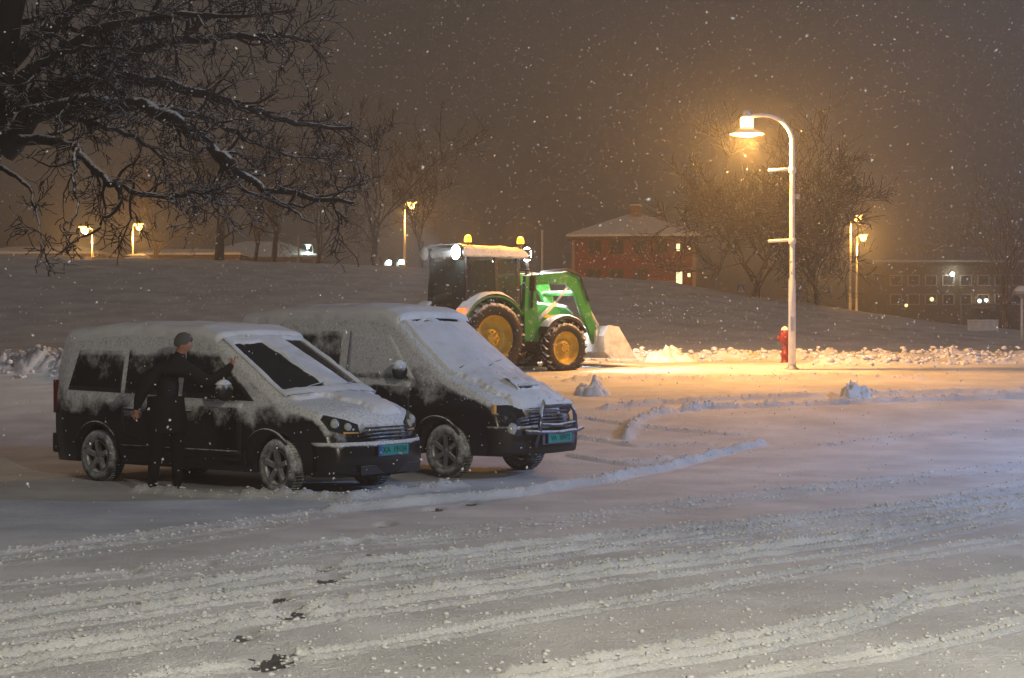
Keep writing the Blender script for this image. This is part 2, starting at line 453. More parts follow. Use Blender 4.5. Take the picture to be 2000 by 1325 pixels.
def detail(X, Y):
    P = np.stack([X, Y, np.zeros_like(X)], 1)
    z = np.zeros_like(X)
    mask = np.zeros_like(X)
    n1 = fbm(P, 2.2, 4, 1); n2 = fbm(P, 9.0, 3, 2); n3 = fbm(P, 26.0, 2, 3)
    for pts, h, w, cr, rut in TRACK_W:
        xs = [p[0] for p in pts]; ys = [p[1] for p in pts]
        sel = (X > min(xs) - 1.5) & (X < max(xs) + 1.5) & (Y > min(ys) - 1.5) & (Y < max(ys) + 1.5)
        if not sel.any(): continue
        d, s = seg_dist(X[sel], Y[sel], pts)
        d = np.abs(d + 0.25 * w * n1[sel])
        fall = np.exp(-(d / w) ** 2)
        brk = np.clip(0.9 + 0.45 * n1[sel] * cr + 0.40 * cr * n2[sel], 0.1, 2.0)
        z[sel] += h * fall * brk + h * 0.22 * cr * fall * n3[sel]
        mask[sel] = np.maximum(mask[sel], fall * cr)
        if rut:
            dr = np.abs(d * s + 1.9 * w)
            z[sel] -= rut * np.exp(-(dr / (1.1 * w)) ** 2)
    # churned zone in front
    ch = sstep(16.5, 12.5, Y + 0.25 * X) * np.clip(0.5 + 1.1 * fbm(np.stack([X * 0.5, Y * 1.6, X * 0], 1), 0.9, 3, 5), 0, 1)
    z += 0.009 * ch * np.clip(0.5 * n2 + n3, -0.2, 2)
    z += 0.008 * n1 + 0.0015 * n2
    for px, py, r in FOOT:
        fx, fy = gp(px, py)
        z *= 1 - .9 * np.exp(-(np.hypot(X - fx, (Y - fy) * .36) / (1.1 * r)) ** 4)
        d = np.hypot((X - fx), (Y - fy) * 0.42)
        z -= 0.03 * np.exp(-(d / (.9 * r)) ** 4)
        z += 0.012 * np.exp(-((d - 1.35 * r) / (0.3 * r)) ** 2) * (0.5 + n2) * (Y > fy)
    # sunk wheel and walking marks beside the parked vans
    fade = sstep(60, 46, Y)
    return z * fade, mask

def axis_pts(segs):
    out = []
    for a, b, st in segs:
        n = max(1, int(round((b - a) / st)))
        out += list(np.linspace(a, b, n, endpoint=False))
    out.append(segs[-1][1])
    return np.array(out)

gx = axis_pts([(-330, -60, 18), (-60, -25, 2.0), (-25, -12, 0.3), (-12, -5.2, 0.09), (-5.2, 5.2, 0.040), (5.2, 12, 0.09), (12, 25, 0.3), (25, 60, 2.0), (60, 330, 18)])
gyv = axis_pts([(-60, 6, 4), (6, 9.4, 0.25), (9.4, 13, 0.0125), (13, 17, 0.02), (17, 28, 0.07), (28, 50, 0.12), (50, 92, 0.7), (92, 330, 8)])
GX, GY = np.meshgrid(gx, gyv)
Xf, Yf = GX.ravel(), GY.ravel()
Zf = base_z(Xf, Yf)
near = (Yf < 60) & (Yf > 5) & (np.abs(Xf) < 30)
dz, cmask = detail(Xf[near], Yf[near])
Zf[near] += dz
far = Yf > 47
Zf[far] += 0.10 * fbm(np.stack([Xf[far], Yf[far], Xf[far] * 0], 1), 0.25, 3, 8) * sstep(47, 56, Yf[far])
nx, ny = len(gx), len(gyv)
ii = np.arange(nx * ny).reshape(ny, nx)
quads = np.stack([ii[:-1, :-1].ravel(), ii[:-1, 1:].ravel(), ii[1:, 1:].ravel(), ii[1:, :-1].ravel()], 1)
gme = fastmesh('ground', np.stack([Xf, Yf, Zf], 1), quads, True)
gme.materials.append(M['ground']); gme.materials.append(M['slush'])
fcx = Xf[quads].mean(1); fcy = Yf[quads].mean(1); mi_ = np.zeros(len(quads), dtype=np.int32)
for px, py, r in FOOT:
    fx_, fy_ = gp(px, py)
    d_ = np.hypot(fcx - fx_, (fcy - fy_) * .42)
    w_ = d_ < r * .8
    mi_[w_] = (d_[w_] < r * (.55 + .40 * fbm(np.stack([fcx[w_], fcy[w_], fcx[w_] * 0], 1), 14, 2, 4))).astype(np.int32)
gme.polygons.foreach_set('material_index', mi_)
ground = link(bpy.data.objects.new('ground', gme))
tag(ground, kind='structure')

def surf(x, y):
    """ground height with tracks and berms"""
    X = np.array([x], float); Y = np.array([y], float)
    z = base_z(X, Y)
    if 5 < y < 60: z = z + detail(X, Y)[0]
    return float(z[0])

# ------------------------------------------------------------------ snow crumbs thrown up by wheels (stuff)
_ico_bm = bmesh.new(); bmesh.ops.create_icosphere(_ico_bm, subdivisions=1, radius=1.0)
ICO_V = np.array([v.co[:] for v in _ico_bm.verts]); ICO_F = np.array([[v.index for v in f.verts] for f in _ico_bm.faces]); _ico_bm.free()

def scatter_lumps(name, pts, rad, m, flat=0.75, jag=0.35):
    N = len(pts)
    pts = np.asarray(pts); rad = np.asarray(rad)
    V = np.repeat(ICO_V[None], N, 0) * (1 + jag * rng.uniform(-1, 1, (N, len(ICO_V), 1)))
    V = V * (rad[:, None, None]) * np.stack([rng.uniform(.8, 1.3, N), rng.uniform(.8, 1.3, N), rng.uniform(.6, 1.0, N) * flat], 1)[:, None, :]
    V = V + pts[:, None, :]
    Fc = ICO_F[None] + (np.arange(N) * len(ICO_V))[:, None, None]
    me = fastmesh(name, V.reshape(-1, 3), Fc.reshape(-1, 3), False)
    me.materials.append(m)
    return link(bpy.data.objects.new(name, me))

cp, crd = [], []
for pts, h, w, cr, rut in TRACK_W:
    for (ax, ay), (bx, by) in zip(pts[:-1], pts[1:]):
        L = math.hypot(bx - ax, by - ay)
        big = h > 0.15
        n = int(L * 60 * cr) if ay < 20 else int(min(L, 40) * (30 if not big else 45) * cr)
        for _ in range(n):
            t = rng.uniform(); off = rng.normal() * w * (0.9 if not big else 0.9)
            x = ax + (bx - ax) * t + off * (by - ay) / (L + 1e-6) * -1
            y = ay + (by - ay) * t + off * (bx - ax) / (L + 1e-6)
            if abs(x) > 16 or y < 8.5: continue
            cp.append((x, y)); crd.append(min(0.022 if not big else 0.085, (0.005 + 0.0045 * rng.exponential()) * (1 if not big else 4.0) * (1 if ay < 20 else 1.7)))
for _ in range(4500):     # loose crumbs over the churned snow in front
    y = rng.uniform(9, 16); x = rng.uniform(-0.32, 0.32) * y
    if rng.uniform() < float(sstep(16.5, 11.5, np.array(y - 0.45 * x))):
        cp.append((x, y)); crd.append(min(0.02, 0.0035 + 0.0038 * rng.exponential()))
cp = np.array(cp); crd = np.clip(np.array(crd), 0, 0.16)
cz = base_z(cp[:, 0], cp[:, 1]) + detail(cp[:, 0], cp[:, 1])[0]
crumbs = scatter_lumps('snow_crumbs', np.column_stack([cp, cz + crd * 0.25]), crd, M['clump'])
tag(crumbs, 'loose crumbs of snow along the wheel tracks and berms', 'snow', kind='stuff')

def heap(name, px, py, D, wpx, hpx, label, n=9, seed=0):
    """one heap of ploughed snow: a single lumpy mesh"""
    r = random.Random(seed)
    c = at(px, py, D); w = wpx / F_PX * D / 2; h = hpx / F_PX * D
    g = surf(c.x, D)
    nu, nv = 44, 44
    xs = np.linspace(-1.15, 1.15, nu); X, Y = np.meshgrid(xs, xs)
    X = X.ravel(); Y = Y.ravel()
    z = np.zeros_like(X)
    for k in range(n):
        a = r.uniform(0, 6.28); q = r.uniform(0, 0.7)
        cx_, cy_ = q * math.cos(a), q * math.sin(a)
        s = r.uniform(0.18, 0.42); hh = (1 - 0.75 * q) * r.uniform(0.6, 1.0)
        z = np.maximum(z, hh * np.clip(1 - (np.hypot(X - cx_, Y - cy_) / (1.25 * s)) ** 2, 0, 1) ** 0.6)
    P = np.stack([X * 3, Y * 3, np.full_like(X, seed * 3.3)], 1)
    z = z * (1 + 0.55 * fbm(P, 1.6, 4, seed)) + 0.16 * np.clip(fbm(P, 2.5, 3, seed + 2), 0, 1) * (z > 0.02)
    z = z / max(z.max(), 1e-3)
    rad = np.hypot(X, Y)
    z = z * sstep(1.15, 0.8, rad) - 0.10
    V = np.stack([X * w + c.x, Y * w * 0.9 + D, g + z * h], 1)
    ii = np.arange(nu * nv).reshape(nv, nu)
    q = np.stack([ii[:-1, :-1].ravel(), ii[:-1, 1:].ravel(), ii[1:, 1:].ravel(), ii[1:, :-1].ravel()], 1)
    me = fastmesh(name, V, q, True); me.materials.append(M['clump'])
    o = link(bpy.data.objects.new(name, me))
    return tag(o, label, 'snow heap', 'heaps of ploughed snow')

heap('snow_heap', 1162, 745, 36.5, 105, 44, 'jagged bluish snow heap right of the van front, before the tractor', 9, 3)
heap('snow_heap', 1308, 695, 46.0, 125, 36, 'low broad snow heap at the foot of the slope ahead of the bucket', 8, 5)
heap('snow_heap', 1672, 748, 35.5, 95, 42, 'small jagged snow heap on the road right of the lamp post', 9, 8)
heap('snow_heap', 1853, 700, 45.6, 42, 34, 'single round snow lump on the far roadside berm at the right', 5, 12)
# ------------------------------------------------------------------ vans
class Shell:
    """Body surface of a van: for every station x a section made of side, rounded shoulder and crowned top."""
    def __init__(s, top, W, plan, bow, zb, r, crown):
        s.top, s.W, s.plan, s.bow, s.zb, s.r, s.crown = top, W, plan, bow, zb, r, crown
    def ip(s, tab, v): return np.interp(v, [a for a, b in tab], [b for a, b in tab])
    def zt(s, x):
        return sum(s.ip(s.top, x + d) for d in (-.03, 0, .03)) / 3
    def rr(s, x):
        zt = s.zt(x); return np.minimum(s.r, 0.35 * (zt - s.zb))
    def y_at(s, x, z): return s.ip(s.W, z) * s.ip(s.plan, x)
    def shift(s, x, y): return x - s.ip(s.bow, x) * (y / 0.9) ** 2
    def P(s, x, t):
        """t 0..1 side, 1..2 shoulder, 2..3 top (3 = centre line); near side only (y < 0)"""
        x = np.asarray(x, float); t = np.asarray(t, float)
        zt = s.zt(x); r = s.rr(x); ze = zt - s.crown; z1 = ze - r
        y1 = s.y_at(x, z1)
        zs = s.zb + (z1 - s.zb) * np.clip(t, 0, 1)
        a = np.clip(t - 1, 0, 1) * math.pi / 2
        f = 1 - np.clip(t - 2, 0, 1)
        y = np.where(t <= 1, s.y_at(x, zs), np.where(t <= 2, y1 - r + r * np.cos(a), (y1 - r) * f))
        z = np.where(t <= 1, zs, np.where(t <= 2, z1 + r * np.sin(a), ze + s.crown * (1 - f * f)))
        return np.stack([s.shift(x, y), -y, z], -1)
    def top_y(s, x, f):
        p = s.P(x, 3 - np.abs(f)); y = np.abs(p[..., 1]) * np.sign(f); p[..., 1] = y; return p
    def side_pt(s, x, z, side=-1):
        y = s.y_at(x, z)
        return np.stack([s.shift(x, y), side * y, np.broadcast_to(z, np.shape(x))], -1)

def grid_faces(nu, nv):
    ii = np.arange(nu * nv).reshape(nv, nu)
    return np.stack([ii[:-1, :-1].ravel(), ii[:-1, 1:].ravel(), ii[1:, 1:].ravel(), ii[1:, :-1].ravel()], 1)

def grid_normals(P):
    du = np.gradient(P, axis=1); dv = np.gradient(P, axis=0)
    n = np.cross(du, dv); n /= np.linalg.norm(n, axis=-1, keepdims=True) + 1e-9
    return n

def panel(name, P, off, m, parent, thick=True, smooth=True):
    """thin panel lying on a surface grid P (nv,nu,3), standing off by off"""
    n = grid_normals(P)
    c = P.mean((0, 1)); out = np.sign((n * (P - np.array([0, 0, 0.9]))).sum(-1).mean()) or 1
    n = n * out
    nv, nu = P.shape[:2]
    A = (P + n * off).reshape(-1, 3); B = (P - n * 0.01).reshape(-1, 3)
    q = grid_faces(nu, nv); N = nu * nv
    fs = [tuple(f) for f in q]
    ring = list(range(nu)) + [i * nu + nu - 1 for i in range(1, nv)] + [(nv - 1) * nu + j for j in range(nu - 2, -1, -1)] + [i * nu for i in range(nv - 2, 0, -1)]
    fs += [(ring[i], ring[(i + 1) % len(ring)], ring[(i + 1) % len(ring)] + N, ring[i] + N) for i in range(len(ring))]
    mb = MB(); mb.add(list(map(tuple, A)) + list(map(tuple, B)), fs, smooth)
    return mb.build(name, m, parent)

def side_quad(sh, c, side=-1, n=10, mm=8):
    """bilinear patch on the body side, corners (x,z): rear-low, front-low, front-high, rear-high"""
    u = np.linspace(0, 1, n)[None, :]; v = np.linspace(0, 1, mm)[:, None]
    (ax, az), (bx, bz), (cx_, cz_), (dx, dz_) = c
    x = (1 - v) * ((1 - u) * ax + u * bx) + v * ((1 - u) * dx + u * cx_)
    z = (1 - v) * ((1 - u) * az + u * bz) + v * ((1 - u) * dz_ + u * cz_)
    return sh.side_pt(x, z, side)

def snow_layer(name, P, thick, parent, m=None):
    """layer of snow over surface grid P, thick (nv,nu) in metres, left out where it is thin"""
    n = grid_normals(P)
    n = n * np.sign(n[..., 2:3] + 1e-6)
    n = n * 0.6 + np.array([0, 0, 0.4])
    nv, nu = P.shape[:2]
    V = (P + n * (np.maximum(thick, -0.01)[..., None])).reshape(-1, 3)
    q = grid_faces(nu, nv)
    t = thick.ravel()
    keep = (t[q] > 0).sum(1) >= 2
    q = q[keep]
    used, inv = np.unique(q, return_inverse=True)
    me = fastmesh(name, V[used], inv.reshape(-1, 4), True)
    me.materials.append(m or M['snow'])
    return link(bpy.data.objects.new(name, me), parent)

def nz(P, scale, oct_=4, seed=0):
    return fbm(P.reshape(-1, 3), scale, oct_, seed).reshape(P.shape[:2])

def text_mesh(name, s, size, m, parent, loc, rot, extrude=0.002):
    cu = bpy.data.curves.new(name, 'FONT'); cu.body = s; cu.size = size; cu.extrude = extrude
    cu.align_x = 'CENTER'; cu.align_y = 'CENTER'
    t = bpy.data.objects.new(name + '_curve', cu); COL.objects.link(t)
    bpy.context.view_layer.update()
    me = bpy.data.meshes.new_from_object(t.evaluated_get(bpy.context.evaluated_depsgraph_get()))
    bpy.data.objects.remove(t)
    me.materials.clear(); me.materials.append(m)
    o = link(bpy.data.objects.new(name, me), parent)
    o.location = loc; o.rotation_euler = rot
    return o

def van_wheel(x, side, y, r, parent, spokes, steer=0.0, shared={}):
    """wheel (hub and brake disc) > tyre, rim; side -1 near"""
    key = (r, spokes)
    if key not in shared:
        hub = MB().lathe([(0.0, -0.03), (0.10, -0.03), (0.10, 0.05), (0.0, 0.05)], axis='y', k=20)
        hub.lathe([(0.0, 0.0), (r * 0.55, 0.0), (r * 0.55, 0.012), (0.0, 0.012)], axis='y', k=24)
        w = 0.105
        ty = MB().lathe([(r * 0.64, -w * 0.8), (r * 0.70, -w), (r * 0.86, -w * 1.05), (r * 0.96, -w * 0.9), (r, -w * 0.6), (r * 1.005, 0), (r, w * 0.6),
                         (r * 0.96, w * 0.9), (r * 0.86, w * 1.05), (r * 0.70, w), (r * 0.64, w * 0.8), (r * 0.64, -w * 0.8)], axis='y', k=48)
        for i in range(48):     # tread blocks
            a = 2 * math.pi * (i + .5) / 48
            ty.box((r * 1.002 * math.cos(a), 0, r * 1.002 * math.sin(a)), (0.014, w * 1.3, r * 0.075), Matrix.Rotation(-a, 3, 'Y'))
        rm = MB().lathe([(r * 0.66, -w * 0.98), (r * 0.60, -w * 0.95), (r * 0.59, -w * 0.4), (r * 0.58, w * 0.8), (r * 0.645, w * 0.85)], axis='y', k=40)
        for i in range(spokes):
            a = 2 * math.pi * i / spokes + math.pi / 2
            ca, sa = math.cos(a), math.sin(a)
            rm.bar((r * 0.12 * ca, -w * 0.62, r * 0.12 * sa), (r * 0.61 * ca, -w * 0.86, r * 0.61 * sa), 0.03 if spokes > 5 else 0.055, 0.055)
        rm.lathe([(0.0, -w * 0.75), (r * 0.15, -w * 0.72), (r * 0.19, -w * 0.55), (r * 0.19, 0)], axis='y', k=20)
        shared[key] = [b.build(nm, mt_) for b, nm, mt_ in ((hub, 'wheel', M['dark']), (ty, 'tyre', M['tyre']), (rm, 'rim', M['rim']))]
        shared[key].append([False])
    h0, t0, r0, used = shared[key]
    if used[0]:
        h0, t0, r0 = h0.copy(), t0.copy(), r0.copy()
        for o in (h0, t0, r0): COL.objects.link(o)
    used[0] = True
    h0.parent = parent; t0.parent = h0; r0.parent = h0
    h0.location = (x, side * y, r)
    h0.rotation_euler = (0, 0, steer + (0 if side < 0 else math.pi))
    return h0

def build_van(name, sp):
    sh = Shell(sp['top'], sp['W'], sp['plan'], sp['bow'], sp['zb'], sp['r'], sp['crown'])
    root = empty(name, sp['loc'], sp['rz'])
    root.scale = (sp['k'],) * 3
    # ---- body shell with wheel arches cut out
    x0, x1 = sp['top'][0][0], sp['top'][-1][0]
    xs = np.unique(np.round(np.concatenate([np.linspace(x0, x0 + .2, 8), np.linspace(x0 + .2, x1 - .5, 44), np.linspace(x1 - .5, x1, 22)]), 4))
    ts = np.concatenate([np.linspace(0, 1, 16), np.linspace(1, 2, 7)[1:], np.linspace(2, 3, 9)[1:]])
    Xg, Tg = np.meshgrid(xs, ts, indexing='ij')
    Pn = sh.P(Xg, Tg)
    Pf = Pn[:, ::-1].copy(); Pf[..., 1] *= -1
    ring = np.concatenate([Pn, Pf[:, 1:]], 1)
    nS, nR = ring.shape[:2]
    vs_ = [tuple(p) for p in ring.reshape(-1, 3)]
    fs = []
    for i in range(nS - 1):
        for j in range(nR - 1):
            fs.append((i * nR + j, i * nR + j + 1, (i + 1) * nR + j + 1, (i + 1) * nR + j))
        fs.append((i * nR + nR - 1, i * nR, (i + 1) * nR, (i + 1) * nR + nR - 1))
    fs.append(tuple(range(nR))); fs.append(tuple((nS - 1) * nR + j for j in range(nR - 1, -1, -1)))
    mb = MB(); mb.add(vs_, fs, True)
    body = mb.build('body', M[sp['paint']], root)
    cut = MB()
    for wx in sp['wheels']:
        for sd in (-1, 1):
            cut.tube([(wx, .50 * sd, sp['wr'] + .02), (wx, 1.2 * sd, sp['wr'] + .02)], sp['arch'], 40)
    cut_o = cut.build('arch_cutter', M['dark'], root)
    bo = body.modifiers.new('arches', 'BOOLEAN'); bo.operation = 'DIFFERENCE'; bo.object = cut_o; bo.solver = 'EXACT'
    bpy.context.view_layer.update()
    me = bpy.data.meshes.new_from_object(body.evaluated_get(bpy.context.evaluated_depsgraph_get()))
    body.modifiers.clear(); body.data = me
    bpy.data.objects.remove(cut_o)
    # ---- arch lips
    for wx in sp['wheels']:
        for sd in (-1, 1):
            a = np.linspace(-0.12, math.pi + 0.12, 22)
            zz = sp['wr'] + 0.02 + (sp['arch'] + 0.02) * np.sin(a); xx = wx + (sp['arch'] + 0.02) * np.cos(a)
            pp = sh.side_pt(xx, np.maximum(zz, sh.zb), sd)
            MB().tube([tuple(p) for p in pp], 0.022, 6).build('wheel_arch_trim', M['plastic'], root)
    for wx, stv in zip(sp['wheels'], (0.0, sp.get('steer', 0.0))):
        for sd in (-1, 1):
            van_wheel(wx, sd, sp['track'] / 2, sp['wr'], root, sp['spokes'], stv)
    # ---- glazing and doors on both sides
    for sd in (-1, 1):
        for nm, c, mt_ in sp['windows']:
            panel(nm, side_quad(sh, c, sd, 14, 8), 0.006, M[mt_], root)
        for c in sp['doors']:
            d = panel('door', side_quad(sh, c, sd, 14, 12), 0.009, M[sp['paint']], root)
            hx, hz = c[0][0] + 0.16, sp['handle_z']
            if abs(c[0][0]) > 9: continue
            p = sh.side_pt(np.array([hx - .08, hx + .08]), np.array([hz, hz]), sd)
            MB().tube([tuple(p[0] + np.array([0, sd * .03, 0])), tuple(p[1] + np.array([0, sd * .035, 0]))], 0.016, 8).build('handle', M['plastic'], d)
        p = sh.side_pt(np.linspace(sp['wheels'][0] + .45, sp['wheels'][1] - .45, 12), np.full(12, sp['sill_z']), sd)
        MB().tube([tuple(q + np.array([0, sd * .012, 0])) for q in p], 0.03, 6).build('side_moulding', M['plastic'], root)
        # mirror with its cap of snow
        mx_, mz_ = sp['mirror']
        p = sh.side_pt(np.array([mx_]), np.array([mz_]), sd)[0]
        mb = MB(); mb.tube([tuple(p), (p[0] + .02, p[1] + sd * .10, mz_ + .03)], 0.03, 8)
        cc = (p[0] + .03, p[1] + sd * .19, mz_ + .10)
        sc_ = [(0.0, -.06), (.06, -.055), (.10, -.02), (.105, .03), (.09, .06), (0, .062)]
        mb.lathe([(r_ * 1.15, h) for r_, h in sc_], cc, 'x', 16)
        mi = mb.build('wing_mirror', M['plastic'], root)
        u = np.linspace(0, 2 * math.pi, 17)[None, :-1]; rr_ = np.linspace(0, 1, 6)[:, None]
        V = np.stack([cc[0] + .075 * rr_ * np.cos(u), cc[1] + .125 * rr_ * np.sin(u), cc[2] + .075 + .06 * (1 - rr_ ** 2) + 0 * u], -1)
        mb = MB(); vs2 = [tuple(q) for q in V.reshape(-1, 3)]
        fs2 = [(i * 16 + j, i * 16 + (j + 1) % 16, (i + 1) * 16 + (j + 1) % 16, (i + 1) * 16 + j) for i in range(5) for j in range(16)] + [tuple(80 + j for j in range(16))]
        mb.add(vs2, fs2, True).build('mirror_snow', M['snow'], mi)
    # ---- windscreen and its snow
    xa, xb = sp['screen']
    u = np.linspace(-0.97, 0.97, 60)[None, :]; xx = np.linspace(xa, xb, 40)[:, None]
    P = sh.top_y(xx + 0 * u, u + 0 * xx)
    panel('windscreen', P[::3, ::3], 0.006, M['glass'], root)
    u = np.linspace(-1.02, 1.02, 110)[None, :]; xx = np.linspace(xa - .02, xb + .06, 80)[:, None]
    P = sh.top_y(xx + 0 * u, np.clip(u + 0 * xx, -1, 1))
    v = (xx - xa) / (xb - xa) + 0 * u
    th = sp['screen_snow'](v, u + 0 * xx, nz(P, 7, 4, 3))
    snow_layer('windscreen_snow', P, th, root)
    for k, (fa, fb) in enumerate(((-.75, -.1), (-.02, .62))):     # wipers
        q = [sh.top_y(np.array([xb - .03]), np.array([fa]))[0], sh.top_y(np.array([xb - .11]), np.array([(fa + fb) / 2]))[0], sh.top_y(np.array([xb - .16]), np.array([fb]))[0]]
        MB().tube([tuple(p + np.array([.015, 0, .025])) for p in q], 0.011, 6).build('wiper', M['plastic'], root)
    # ---- roof snow: over the top and rolling down the shoulders
    xx = np.linspace(x0 + .01, xa + .03, 130)[None, :]
    tt = np.concatenate([np.linspace(sp['roof_snow_t'], 2, 26), np.linspace(2, 3, 22)[1:]])[:, None]
    Pn = sh.P(xx + 0 * tt, tt + 0 * xx); Pf = Pn[::-1].copy(); Pf[..., 1] *= -1
    P = np.concatenate([Pn, Pf[1:]], 0)
    T = np.concatenate([tt, tt[::-1][1:]], 0) + 0 * xx
    n_ = nz(P, 6, 4, 5); n2_ = nz(P, 1.6, 3, 9)
    edge = sstep(sp['roof_snow_t'], sp['roof_snow_t'] + 0.5, T + 0.18 * n_)
    fr = sstep(0.0, 0.07, (xa + .03 - xx) + 0 * T + 0.025 * n_)
    bk = sstep(0.0, 0.10, (xx - x0) + 0 * T)
    th = (sp['snow_h'] * (0.35 + 0.65 * sstep(1.0, 2.2, T)) * (1 + 0.18 * n2_) + 0.006 * n_) * edge * (0.35 + .65 * fr) * (0.3 + 0.7 * bk) - 0.004
    snow_layer('roof_snow', P, th, root)
    # ---- bonnet snow
    xh0, xh1 = sp['bonnet']
    u = np.linspace(-1, 1, 120)[None, :]; xx = np.linspace(xh0, xh1, 80)[:, None]
    P = sh.top_y(xx + 0 * u, u + 0 * xx)
    th = sp['bonnet_snow']((xx - xh0) / (xh1 - xh0) + 0 * u, u + 0 * xx, nz(P, 6, 4, 13))
    snow_layer('bonnet_snow', P, th, root)
    return root, sh

def plate(root, x, z, tx, blue, tilt=0.0, y=0.0):
    pl = MB().box((x, y, z), (0.012, 0.52, 0.11)).build('licence_plate', M['plate'], root, 0.004)
    if blue:
        MB().box((x + .0075, y - .238, z), (0.005, 0.042, 0.104)).build('blue_band', M['plateblue'], pl)
        text_mesh('country_letter', 'N', 0.04, M['whiteink'], pl, (x + .0115, y - .238, z - .025), (math.pi / 2, 0, math.pi / 2), 0.001)
    wl, wd = tx.split()
    o_ = .018 if blue else 0
    text_mesh('letters', wl, 0.098, M['ink'], pl, (x + .009, y - .150 + o_, z), (math.pi / 2, 0, math.pi / 2), 0.001)
    text_mesh('digits', wd, 0.098, M['ink'], pl, (x + .009, y + .088 + o_, z), (math.pi / 2, 0, math.pi / 2), 0.001)
    fr = MB()
    for dz_, dy_, a, b in ((.06, 0, .54, .012), (-.06, 0, .54, .012)):
        fr.box((x, y, z + dz_), (0.016, a, b))
    for s in (-1, 1): fr.box((x, y + s * .266, z), (0.016, .012, .132))
    fr.build('plate_frame', M['chrome'], pl)
    return pl

# ---- the nearer van, low nose, windscreen half wiped
A1 = math.radians(-36.5)
h1 = Vector((math.cos(A1), math.sin(A1), 0)); l1 = Vector((-math.sin(A1), math.cos(A1), 0))
c1 = at(550, 968, 21.95); c1.z = 0
caddy_loc = c1 - h1 * 1.52 + l1 * 0.77
def caddy_screen(v, f, n):
    th = 0.03 + 0.012 * n
    near_wiped = sstep(0.0, 0.05, v - 0.10 - 0.03 * n) * sstep(0.0, 0.06, 0.94 - v) * sstep(0, .05, f + .93) * sstep(0, .08, (-0.12 + 0.25 * (v - .5)) - f + 0.05 * n)
    far_wiped = sstep(0.0, 0.05, v - 0.03 - 0.03 * n) * sstep(0.0, 0.06, 0.88 - v) * sstep(0, .06, 0.97 - f) * sstep(0, .08, f - 0.42 - 0.22 * (v - .5) + 0.05 * n)
    return th * (1 - near_wiped) * (1 - far_wiped) - 0.008 * np.maximum(near_wiped, far_wiped) + 0.02 * sstep(.85, 1.0, v) * (1 - near_wiped)
def caddy_bonnet(v, f, n):
    m = sstep(0, .14, f + 0.42 - 0.25 * v + 0.16 * n) * sstep(0, .12, 0.72 - f + 0.10 * n)
    m = np.maximum(m, sstep(0.16, 0.06, v + .05 * n) * sstep(0, .1, 0.98 - np.abs(f)))
    m = m * sstep(1.0, 0.93, v + .06 * n)
    return 0.045 * m * (1 + .25 * n) - 0.006
caddy_spec = dict(
    loc=(caddy_loc.x, caddy_loc.y, -0.085), rz=A1, k=1.03, paint='paint',
    top=[(-2.40, 1.48), (-2.37, 1.72), (-2.29, 1.86), (-1.6, 1.93), (-.6, 1.94), (.1, 1.91), (.46, 1.83), (1.1, 1.48), (1.68, 1.15), (1.76, 1.12), (2.06, 1.05), (2.26, .98),
         (2.37, .88), (2.43, .72), (2.46, .54), (2.47, .42)],
    W=[(0.2, .83), (.45, .885), (.8, .897), (1.0, .89), (1.15, .87), (1.85, .755), (2.2, .70)],
    plan=[(-2.4, .93), (-2.2, .985), (-1.6, 1), (1.3, 1), (1.9, .98), (2.3, .93), (2.46, .88)],
    bow=[(-2.4, 0), (.2, .02), (.5, .06), (1.6, .17), (1.9, .20), (2.47, .27)], zb=.24, r=.10, crown=.035,
    wheels=(-1.56, 1.52), wr=.32, arch=.385, track=1.56, spokes=5, steer=-0.10,
    windows=[('rear_side_window', [(-2.12, 1.14), (-1.12, 1.12), (-1.12, 1.64), (-1.98, 1.64)], 'frost'),
             ('middle_side_window', [(-1.04, 1.12), (-.12, 1.10), (-.12, 1.65), (-1.04, 1.65)], 'frost'),
             ('front_side_window', [(-.02, 1.09), (1.30, 1.07), (.52, 1.645), (-.02, 1.65)], 'frost')],
    doors=[[(-.06, .36), (1.08, .36), (1.10, 1.04), (-.06, 1.06)], [(-1.08, .62), (-.10, .40), (-.10, 1.06), (-1.08, 1.08)]],
    handle_z=.93, sill_z=.46, mirror=(.92, 1.09), screen=(.47, 1.66), screen_snow=caddy_screen, roof_snow_t=1.0, snow_h=.075, bonnet=(1.68, 2.34), bonnet_snow=caddy_bonnet)
caddy, sh1 = build_van('panel_van', caddy_spec)
tag(caddy, 'dark compact van half covered in snow, windscreen partly wiped, man beside it', 'van', 'parked vans')
